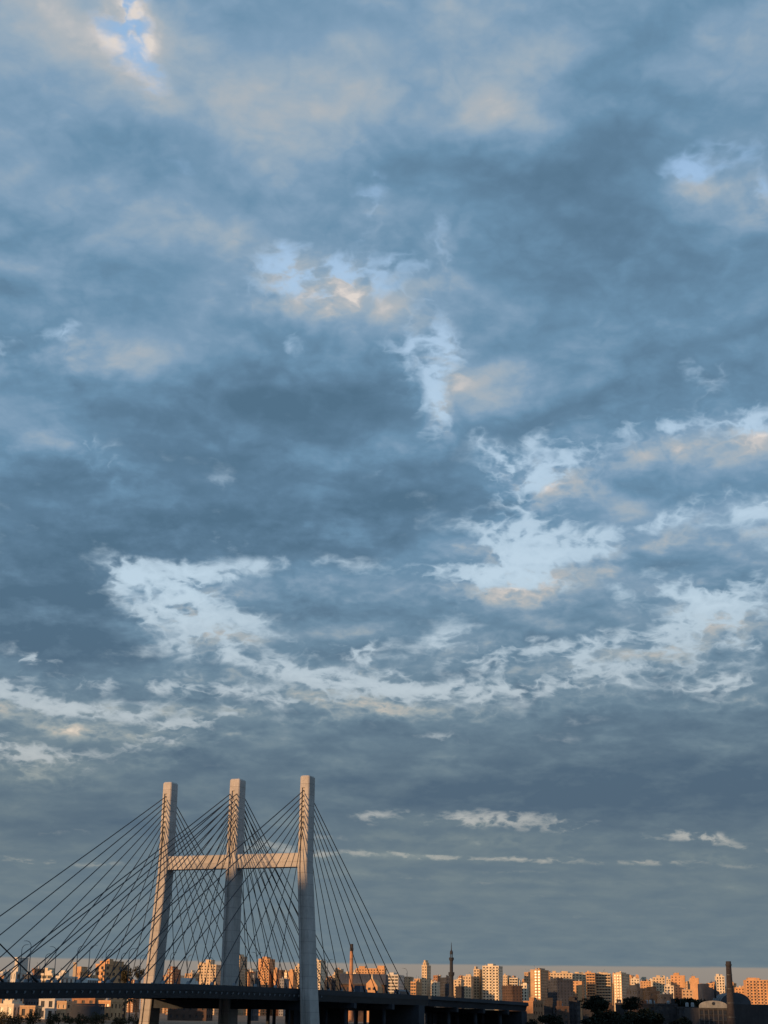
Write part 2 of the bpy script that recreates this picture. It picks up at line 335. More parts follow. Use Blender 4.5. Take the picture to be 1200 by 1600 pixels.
# ---------------------------------------------------------------- mesh helpers
class MB:
    """collects shapes; build() links them as one mesh object"""
    def __init__(self): self.v = []; self.f = []; self.sm = []
    def box(self, x0, x1, y0, y1, z0, z1):
        n = len(self.v)
        self.v += [(x0, y0, z0), (x1, y0, z0), (x1, y1, z0), (x0, y1, z0), (x0, y0, z1), (x1, y0, z1), (x1, y1, z1), (x0, y1, z1)]
        self.f += [tuple(n + i for i in q) for q in ((3, 2, 1, 0), (4, 5, 6, 7), (0, 1, 5, 4), (1, 2, 6, 5), (2, 3, 7, 6), (3, 0, 4, 7))]
        return self
    def loft(self, rings, cap=True):
        """rings: list of equal-length vertex loops"""
        n = len(self.v); k = len(rings[0])
        for r in rings: self.v += [tuple(p) for p in r]
        for i in range(len(rings) - 1):
            for j in range(k):
                a, b = n + i * k + j, n + i * k + (j + 1) % k
                self.f.append((a, b, b + k, a + k))
        if cap:
            self.f.append(tuple(n + j for j in reversed(range(k))))
            self.f.append(tuple(n + (len(rings) - 1) * k + j for j in range(k)))
        return self
    def tube(self, a, b, r0, r1=None, k=8, cap=True):
        a, b = Vector(a), Vector(b); r1 = r0 if r1 is None else r1
        d = (b - a).normalized()
        u = d.cross(Vector((0, 0, 1)) if abs(d.z) < .95 else Vector((1, 0, 0))).normalized(); w = u.cross(d)
        ring = lambda c, r: [c + (u * math.cos(2 * math.pi * i / k) + w * math.sin(2 * math.pi * i / k)) * r for i in range(k)]
        s = len(self.f)
        self.loft([ring(a, r0), ring(b, r1)], cap)
        self.sm += range(s, s + k)
        return self
    def lathe(self, prof, k=16, c=(0, 0, 0)):
        s = len(self.f)
        self.loft([[(c[0] + r * math.cos(2 * math.pi * i / k), c[1] + r * math.sin(2 * math.pi * i / k), c[2] + z) for i in range(k)] for r, z in prof])
        return self
    def quad(self, a, b, c, d):
        n = len(self.v); self.v += [tuple(a), tuple(b), tuple(c), tuple(d)]; self.f.append((n, n + 1, n + 2, n + 3)); return self
    def mesh(self, name, material):
        me = bpy.data.meshes.new(name); me.from_pydata(self.v, [], self.f)
        if self.sm:
            fl = [False] * len(self.f)
            for i in self.sm: fl[i] = True
            me.polygons.foreach_set('use_smooth', fl)
        me.materials.append(material); me.update()
        return me
    def build(self, name, material, parent=None, kind=None):
        return put(name, self.mesh(name, material), parent, kind)

def put(name, me, parent=None, kind=None):
    o = bpy.data.objects.new(name, me); C.objects.link(o)
    if parent is not None: o.parent = parent
    if kind: o['kind'] = kind
    return o
def tag(o, label, cat, group=None):
    o['label'] = label; o['category'] = cat
    if group: o['group'] = group
    return o
def thing(name, label, cat, loc=(0, 0, 0), rz=0.0, group=None):
    o = bpy.data.objects.new(name, None); C.objects.link(o)
    o.location = loc; o.rotation_euler = (0, 0, rz); o.empty_display_size = 2.0
    return tag(o, label, cat, group)
def copy_tree(o, parent=None):
    c = o.copy(); C.objects.link(c)
    if parent is not None: c.parent = parent
    for ch in o.children: copy_tree(ch, c)
    return c
def proj(P):
    q = Vector(P) - Vector((0, 0, EYE)); d = q.dot(FW)
    return PW / 2 + F_PX * q.dot(RT) / d, PH / 2 - F_PX * q.dot(UP) / d
def lerp_table(tab, t):
    if t <= tab[0][0]: return tab[0][1]
    for (a, va), (b, vb) in zip(tab, tab[1:]):
        if t <= b:
            k = (t - a) / (b - a); return va + (vb - va) * k
    return tab[-1][1]
def smooth_table(tab, t, r=18.0):
    return sum(lerp_table(tab, t + o * r) for o in (-1, -.5, 0, .5, 1)) / 5
rnd = random.Random(11)
# ---------------------------------------------------------------- ground and river
BANK_Y = 655.0
def sheet(name, rows, material):
    """rows: list of (y, x0, x1, z) strips joined into one sheet"""
    m = MB(); nx = 12
    for (y, x0, x1, z) in rows:
        for i in range(nx + 1): m.v.append((x0 + (x1 - x0) * i / nx, y, z))
    for r in range(len(rows) - 1):
        for i in range(nx):
            a = r * (nx + 1) + i; m.f.append((a, a + 1, a + nx + 2, a + nx + 1))
    o = m.build(name, material); o['kind'] = 'structure'; return o
M_SOIL = mat('bank_soil', (.22, .13, .08), .95, .35, .03, bump=.4)
M_WATER = mat('river_water', (.02, .03, .035), .08, .2, .05, spec=.5, bump=.5)
sheet('ground', [(BANK_Y, -30000, 30000, -.6), (BANK_Y + 12, -30000, 30000, 4.6), (BANK_Y + 45, -30000, 30000, 6.8), (BANK_Y + 140, -30000, 30000, 7.6), (2500, -30000, 30000, 8.0), (45000, -40000, 40000, 8.0)], M_SOIL)
sheet('river', [(20, -30000, 30000, 0), (BANK_Y + 4, -30000, 30000, 0)], M_WATER)
sheet('near_bank', [(-20000, -30000, 30000, 8.0), (-30, -30000, 30000, 8.0), (10, -30000, 30000, 7.6), (26, -30000, 30000, -.6)], M_SOIL)
def ground_z(y): return lerp_table([(BANK_Y, -.6), (BANK_Y + 12, 4.6), (BANK_Y + 45, 6.8), (BANK_Y + 140, 7.6), (2500, 8.0)], y)
# ---------------------------------------------------------------- cable-stayed bridge
PSI = rad(22.77)
DL = Vector((math.sin(PSI), math.cos(PSI), 0))       # along the deck, away from the camera
DT = Vector((math.cos(PSI), -math.sin(PSI), 0))      # across the deck, towards the near edge
O_R = at(471.6, 1545, 600.0); O_R.z = 0
HALF = 30.5
def BP(s, t, z):                                      # s across from the near leg, t along from the far pylon, z up
    p = O_R + DT * s + DL * t
    return Vector((p.x, p.y, z))
DECK = [(-520, EYE + 1.0), (-400, EYE + 3.2), (-300, EYE + 4.7), (-187, EYE + 6.3), (-140, EYE + 7.2), (-79, EYE + 8.05), (0, EYE + 8.0), (94, EYE + 7.6), (124, EYE + 7.5), (274, EYE + 6.1), (330, EYE + 5.2)]
def deckz(t): return smooth_table(DECK, t)            # top of the edge parapet
def t_at(px, s, z=None):
    """where along the deck line s a thing seen at photo column px stands"""
    lo, hi = -260.0, 420.0
    for _ in range(40):
        mid = (lo + hi) / 2
        if proj(BP(s, mid, deckz(mid) if z is None else z))[0] < px: lo = mid
        else: hi = mid
    return lo
Z_TOP = at(484, 1213, 600).z
Z_BEAM0, Z_BEAM1 = at(464, 1354.5, 600).z, at(464, 1333.5, 600).z
Z_CAB = at(475, 1235, 598).z
bridge = thing('cable_stayed_bridge', 'cable-stayed road bridge with three-legged pale concrete pylons and dark deck', 'bridge', BP(-HALF, 0, 0))
bridge_inv = Matrix.Translation(-bridge.location)
def bput(mb, name, material, parent=None, kind=None):
    """shapes given in world coordinates, stored relative to the bridge's base"""
    off = bridge.location
    mb.v = [(x - off.x, y - off.y, z - off.z) for x, y, z in mb.v]
    return mb.build(name, material, bridge if parent is None else parent, kind)

def leg_ring(s, t, z, wt, wl, sd=.55):
    """pylon leg outline: chamfered rectangle with the recessed anchor slot in its two end faces"""
    c, sw = .34, .62
    a, b = wt / 2, wl / 2
    so = -.45                                         # the slot sits a little off centre
    pts = [(-a, -b + c), (-a + c, -b), (so - sw, -b), (so - sw, -b + sd), (so + sw, -b + sd), (so + sw, -b), (a - c, -b), (a, -b + c),
           (a, b - c), (a - c, b), (so + sw, b), (so + sw, b - sd), (so - sw, b - sd), (so - sw, b), (-a + c, b), (-a, b - c)]
    return [BP(s + u, t + v, z) for u, v in pts]
def pylon(t0, ztop):
    for k, s in enumerate((0.0, -HALF, -2 * HALF)):
        out = (1, 0, -1)[k]
        w = 4.5 if k == 1 else 4.0
        zk = Z_BEAM0 - .5
        rings = []
        for z, o, a, b, sd in ((1.0, 4.2, 4.6, 8.2, .55), (EYE + 8, 2.9, 4.3, 7.4, .55), (zk, 0, w, 6.1, .55), (Z_CAB + .9, 0, w - .08, 5.6, .55), (Z_CAB + 1.1, 0, w - .08, 5.6, .01), (ztop - .5, 0, w - .1, 5.5, .01), (ztop, 0, w - .7, 4.9, .01)):
            rings.append(leg_ring(s + out * o, t0, z, a, b, sd))
        bput(MB().loft(rings), 'leg', M_CONC)
    for s0, s1 in ((-2 * HALF + 1.9, -HALF - 2.15), (-HALF + 2.15, -1.9)):
        m = MB()
        ring = lambda s: [BP(s, t0 + v, z) for v, z in ((-2.3, Z_BEAM0), (2.3, Z_BEAM0), (2.3, Z_BEAM1), (1.9, Z_BEAM1 + .25), (-1.9, Z_BEAM1 + .25), (-2.3, Z_BEAM1))]
        m.loft([ring(s0), ring(s1)])
        bput(m, 'crossbeam', M_CONC)
    for s0, s1 in ((-2 * HALF - 1.0, -HALF - 2.2), (-HALF + 2.2, 1.0)):                 # beam under the deck
        ring = lambda s: [BP(s, t0 + v, z) for v, z in ((-2.4, EYE + .5), (2.4, EYE + .5), (2.4, EYE + 3.6), (-2.4, EYE + 3.6))]
        bput(MB().loft([ring(s0), ring(s1)]), 'lower_beam', M_VIA)
CABLE_PLANES = (0.0, -HALF + 1.25, -HALF - 1.75, -2 * HALF)
def cables(t0, sides):
    for sp in CABLE_PLANES:
        sh = -.45 if sp in (0.0, -2 * HALF) else 0.0
        for side in sides:
            for i in range(9):
                if side < 0: t1 = t0 - (22 + i * 15.9)
                elif side > 0 and t0 > -100: t1 = t0 + (12 + i * 12.0)
                else: t1 = t0 + (22 + i * 15.9)
                z0 = Z_CAB - (8 - i) * 1.95
                a = BP(sp + sh, t0 + (2.3 if t1 > t0 else -2.3), z0)
                b = BP(sp, t1, deckz(t1) - .2)
                r = .145 + .005 * i
                # a slight sag, as long stays have
                m = MB(); n = 6; pts = [a.lerp(b, j / n) - Vector((0, 0, .35 * (i / 8) * 4 * (j / n) * (1 - j / n))) for j in range(n + 1)]
                d = (b - a).normalized(); u = d.cross(Vector((0, 0, 1))).normalized(); w = u.cross(d)
                m.loft([[p + (u * math.cos(q * math.pi / 3) + w * math.sin(q * math.pi / 3)) * r for q in range(6)] for p in pts])
                m.sm = list(range(len(m.f) - 2))
                cab = bput(m, 'stay_cable', M_CABLE)
                m = MB().tube(b - d * 3.4, b + d * .6, r * 1.9, r * 2.4, 8)
                bput(m, 'anchor_tube', M_CABLE, cab)
                bx = MB()
                ux = (DT * .45); ul = DL * (.9 if t1 > t0 else -.9)
                zb = deckz(t1) - .25
                base = [b - ux - ul * .8, b + ux - ul * .8, b + ux + ul, b - ux + ul]
                top = [b - ux * .8 - ul * .2, b + ux * .8 - ul * .2, b + ux * .8 + ul * .3, b - ux * .8 + ul * .3]
                bx.loft([[Vector((p.x, p.y, zb)) for p in base], [Vector((p.x, p.y, zb + 1.15)) for p in top]])
                bput(bx, 'anchor_box', M_ANCH, cab)
pylon(0.0, Z_TOP)
pylon(-318.0, Z_TOP - 1.5)
cables(0.0, (-1, 1))
cables(-318.0, (1,))
# deck
TS = [-470 + 10 * i for i in range(int((132 + 470) / 10) + 1)]
S0, S1 = -2 * HALF - .6, .6
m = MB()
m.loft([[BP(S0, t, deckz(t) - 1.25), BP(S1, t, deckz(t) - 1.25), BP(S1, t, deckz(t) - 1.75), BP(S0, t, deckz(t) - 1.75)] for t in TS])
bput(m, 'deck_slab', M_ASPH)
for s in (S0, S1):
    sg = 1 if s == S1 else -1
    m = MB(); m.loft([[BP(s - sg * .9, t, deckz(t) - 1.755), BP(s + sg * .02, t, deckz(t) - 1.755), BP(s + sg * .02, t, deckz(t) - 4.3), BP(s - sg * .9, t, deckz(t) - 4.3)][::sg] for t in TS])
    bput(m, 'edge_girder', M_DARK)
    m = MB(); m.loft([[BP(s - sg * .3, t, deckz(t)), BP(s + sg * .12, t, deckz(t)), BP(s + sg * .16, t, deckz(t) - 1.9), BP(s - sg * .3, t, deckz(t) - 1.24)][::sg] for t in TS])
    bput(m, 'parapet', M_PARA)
    m = MB()
    t = -460.0
    while t < 20:
        z = deckz(t)
        m.loft([[BP(s + sg * .02, t - .22, z - 3.0), BP(s + sg * .02, t + .22, z - 3.0), BP(s + sg * .02, t + .22, z - 2.2), BP(s + sg * .02, t - .22, z - 2.2)],
                [BP(s + sg * .3, t - .22, z - 2.7), BP(s + sg * .3, t + .22, z - 2.7), BP(s + sg * .42, t + .22, z - 2.2), BP(s + sg * .42, t - .22, z - 2.2)]])
        t += 4.0
    bput(m, 'bracket', M_ANCH, kind='stuff')
for s in (-HALF - 3.2, -HALF + 3.2):
    m = MB(); m.loft([[BP(s - .2, t, deckz(t) - .4), BP(s + .2, t, deckz(t) - .4), BP(s + .2, t, deckz(t) - 1.24), BP(s - .2, t, deckz(t) - 1.24)] for t in TS])
    bput(m, 'median_barrier', M_PARA)
m = MB()
t = -460.0
while t < 128:
    z = deckz(t); m.loft([[BP(S0 + 1, t - .3, z - 3.6), BP(S1 - 1, t - .3, z - 3.6), BP(S1 - 1, t - .3, z - 1.76), BP(S0 + 1, t - .3, z - 1.76)],
                          [BP(S0 + 1, t + .3, z - 3.6), BP(S1 - 1, t + .3, z - 3.6), BP(S1 - 1, t + .3, z - 1.76), BP(S0 + 1, t + .3, z - 1.76)]]); t += 8.0
bput(m, 'floor_beam', M_DARK, kind='stuff')
for s in (-52, -41, -20, -9):
    m = MB(); m.loft([[BP(s - .3, t, deckz(t) - 1.76), BP(s + .3, t, deckz(t) - 1.76), BP(s + .3, t, deckz(t) - 3.9), BP(s - .3, t, deckz(t) - 3.9)][::-1] for t in TS])
    bput(m, 'girder', M_DARK)
# piers of the back span
def pier(t, s0, s1, ncol, dz, parent, conc, w=1.5):
    z = deckz(t) - dz
    m = MB(); m.loft([[BP(s, t + v, zz) for v, zz in ((-1.3, z - 2.0), (1.3, z - 2.0), (1.3, z), (-1.3, z))] for s in (s0, s1)])
    off = parent.location
    m.v = [(x - off.x, y - off.y, q - off.z) for x, y, q in m.v]
    cap = m.build('pier_cap', conc, parent)
    for i in range(ncol):
        s = s0 + (s1 - s0) * (i + .5) / ncol
        b = BP(s, t, 0)
        m = MB().tube((b.x - off.x, b.y - off.y, 2.0 - off.z), (b.x - off.x, b.y - off.y, z - 1.9 - off.z), w * .5, w * .5, 12)
        m.build('column', conc, cap)
for t in (46.0, 86.0):
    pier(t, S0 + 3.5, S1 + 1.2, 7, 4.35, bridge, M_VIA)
for q in (118.0,):
    z = deckz(q) - 4.35
    m = MB().loft([[BP(s, q + v, zz) for v, zz in ((-3.5, 2.0), (3.5, 2.0), (3.5, z), (-3.5, z))] for s in (S1 - 22, S1 + 1.6)])
    bput(m, 'end_pier', M_VIA)
    m = MB().loft([[BP(s, q + v, zz) for v, zz in ((-2.5, 2.0), (2.5, 2.0), (2.5, z), (-2.5, z))] for s in (S0, S0 + 26)])
    bput(m, 'end_pier', M_VIA)
# approach viaduct beyond the cable-stayed part
via = thing('approach_viaduct', 'dark concrete approach viaduct on columns beyond the stayed bridge', 'viaduct', BP(-HALF, 132.5, 0))
def vput(m, name, material, parent=None):
    off = via.location
    m.v = [(x - off.x, y - off.y, z - off.z) for x, y, z in m.v]
    return m.build(name, material, via if parent is None else parent)
VT = [132.5 + i * 9.6 for i in range(16)]
VS0, VS1 = S0 + 6, S1 + .4
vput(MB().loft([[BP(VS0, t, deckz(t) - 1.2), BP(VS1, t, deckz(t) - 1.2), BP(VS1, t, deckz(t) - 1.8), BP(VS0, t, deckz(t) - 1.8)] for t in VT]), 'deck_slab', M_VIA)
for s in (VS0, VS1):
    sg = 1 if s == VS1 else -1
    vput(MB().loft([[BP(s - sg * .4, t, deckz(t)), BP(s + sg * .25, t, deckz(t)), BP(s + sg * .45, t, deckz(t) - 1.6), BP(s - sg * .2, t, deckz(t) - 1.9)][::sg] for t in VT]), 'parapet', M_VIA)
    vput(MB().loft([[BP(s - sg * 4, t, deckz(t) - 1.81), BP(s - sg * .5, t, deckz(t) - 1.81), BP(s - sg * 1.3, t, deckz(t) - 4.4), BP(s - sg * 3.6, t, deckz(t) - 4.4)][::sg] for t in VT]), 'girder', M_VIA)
for t in (168.0, 206.0, 244.0):
    pier(t, VS0, VS1 - .2, 6, 4.45, via, M_VIA, 2.0)
q = VT[-1] - 5
vput(MB().loft([[BP(s, q + v, zz) for v, zz in ((-4.5, 3.0), (4.9, 3.0), (4.9, deckz(q) - 4.5), (-4.5, deckz(q) - 4.5))] for s in (VS0 + 2, VS1 - .6)]), 'abutment', M_VIA)
# ---------------------------------------------------------------- city across the river
def building(name, label, px0, px1, ytop, Y, yaw=12.0, dep=16.0, style='grid', wall='cream', blank='', steps=(), group=None, base=None, cat='building', fl=3.1, bay=3.6, seed=0, clutter=True, pos=None, dims=None):
    """a block seen between photo columns px0..px1 with its roof at row ytop, standing at distance Y.
    yaw > 0 turns its front towards the sun; steps: (x0, x1, dz) roof blocks as fractions of the width"""
    r = random.Random(seed * 7919 + int(px0 * 13) + int(ytop * 3) + int(Y))
    if dims is None:
        pa, pb = at(px0, ytop, Y), at(px1, ytop, Y)
        span = (pb - pa).length; th = rad(yaw)
        w = max((span - dep * abs(math.sin(th))) / math.cos(th), span * .45)
        gz = ground_z(Y) if base is None else base
        H = (pa.z + pb.z) / 2 - gz
        mid = (pa + pb) / 2
        # the front face is on the left when the right side shows, and the other way round
        cx = mid.x - math.copysign(dep * abs(math.sin(th)) / 2, yaw) if yaw else mid.x
        loc = (cx, Y, gz)
    else:
        w, dep, H = dims; loc = pos; th = rad(yaw)
    root = thing(name, label, cat, loc, -th, group)
    wm = WALLS[wall]
    rc = .38                                           # how deep the windows sit
    pv = .9                                            # roof parapet
    n = max(1, round((H - pv) / fl)); fh = (H - pv) / n
    x0, x1 = -w / 2, w / 2
    core = MB().box(x0 + rc, x1 - rc, rc, dep - rc, 0, H - pv - .3)
    core.build('glazing', M_GLASS, root, 'stuff')
    m = MB()
    bh = {'grid': .54, 'balcony': .48, 'bands': .44, 'blank': .6, 'slots': .36}[style] * fh
    for i in range(n + 1):
        zc = i * fh
        m.box(x0 + .02, x1 - .02, .02, dep - .02, max(0, zc - bh * .35), min(zc + bh * .65, H - pv) if i < n else H - pv - .02)
    if style != 'bands' or True:
        nb = max(2, round(w / bay)); pw = w / nb * {'grid': .58, 'balcony': .48, 'bands': .16, 'blank': .66, 'slots': .54}[style]
        for j in range(nb + 1):
            xc = x0 + w * j / nb
            a, b = max(x0, xc - pw / 2), min(x1, xc + pw / 2)
            m.box(a, b, 0, rc + .05, 0, H - pv - .04); m.box(a, b, dep - rc - .05, dep, 0, H - pv - .04)
        nd = max(2, round(dep / (bay * 1.15))); pd = dep / nd * .58
        for j in range(nd + 1):
            yc = dep * j / nd
            a, b = max(.01, yc - pd / 2), min(dep - .01, yc + pd / 2)
            m.box(x0, x0 + rc + .05, a, b, 0, H - pv - .06); m.box(x1 - rc - .05, x1, a, b, 0, H - pv - .06)
    m.build('wall', wm, root)
    if blank:
        m = MB()
        if 'L' in blank: m.box(x0 - .12, x0 + .3, -.03, dep + .03, 0, H - pv - .1)
        if 'R' in blank: m.box(x1 - .3, x1 + .12, -.03, dep + .03, 0, H - pv - .1)
        if 'F' in blank: m.box(x0 - .03, x1 + .03, -.12, .3, 0, H - pv - .1)
        if 'f' in blank: m.box(x0 - .03, x0 + w * .36, -.12, .3, 0, H - pv - .1)
        if 'g' in blank: m.box(x1 - w * .36, x1 + .03, -.12, .3, 0, H - pv - .1)
        m.build('party_wall', wm, root)
    if style == 'balcony':
        m = MB(); nb = max(2, round(w / bay)); bw = w / nb
        cols = [j for j in range(nb) if (j + seed) % 2 == 0] or [0]
        for i in range(1, n):
            for j in cols:
                a = x0 + bw * j + .25; b = a + bw - .5; z = i * fh
                m.box(a, b, -1.35, .01, z - .14, z + .04); m.box(a, b, -1.35, -1.2, z + .05, z + 1.0)
                m.box(a, a + .14, -1.19, -.01, z + .05, z + .99); m.box(b - .14, b, -1.19, -.01, z + .05, z + .99)
        m.build('balcony', wm, root, 'stuff')
    if style == 'bands':
        m = MB()
        for i in range(1, n + 1):
            z = i * fh
            m.box(x0 - .1, x1 + .1, -1.15, -.005, z - .18, z + .02); m.box(x0 - .1, x1 + .1, -1.15, -1.02, z + .03, z + .95)
        m.build('balcony', wm, root, 'stuff')
    m = MB()
    m.box(x0 - .15, x1 + .15, -.15, dep + .15, H - pv - .3 + .32, H - pv + .12)
    z0 = H - pv + .12
    for a, b, c, d in ((x0 - .1, x1 + .1, -.1, .12), (x0 - .1, x1 + .1, dep - .12, dep + .1), (x0 - .1, x0 + .12, .13, dep - .13), (x1 - .12, x1 + .1, .13, dep - .13)):
        m.box(a, b, c, d, z0 + .003, H)
    roof = m.build('roof', wm, root)
    for (a, b, dz) in steps:
        xa, xb = x0 + w * a, x0 + w * b
        s = MB(); s.box(xa, xb, dep * .12, dep * .8, H - pv + .123, H + dz); s.box(xa - .2, xb + .2, dep * .12 - .2, dep * .8 + .2, H + dz + .003, H + dz + .3)
        for i in range(int(dz // 3)): s.box(xa + .4, xb - .4, dep * .12 - .08, dep * .12 + .1, H + 1.2 + i * 3, H + 1.5 + i * 3)
        s.build('roof_block', wm, roof)
    if clutter:
        k = r.randint(2, 5)
        for _ in range(k):
            a = r.uniform(x0 + 1, max(x0 + 1.1, x1 - 1)); b = r.uniform(1, dep * .6); h = r.uniform(1.2, 2.9); q = r.uniform(.6, 1.7)
            kind = r.random()
            if kind < .45:
                MB().box(a - q, a + q, b - q, b + q, H - pv + .123, H + h).build('stair_head', wm, roof)
            elif kind < .75:
                MB().lathe([(.75, 0), (.8, .1), (.8, h * .8), (.5, h)], 10, (a, b, H - pv + .123)).build('water_tank', M_TANK, roof)
            else:
                mm = MB().tube((a, b, H - pv + .123), (a, b, H + h + 1.6), .07, .05, 5)
                mm.tube((a - .6, b, H + h + 1.2), (a + .6, b, H + h + 1.2), .05, .05, 5); mm.tube((a - .4, b, H + h + .8), (a + .4, b, H + h + .8), .05, .05, 5)
                mm.build('aerial', M_POLE, roof)
    return root

FAR = 'apartment blocks across the river'
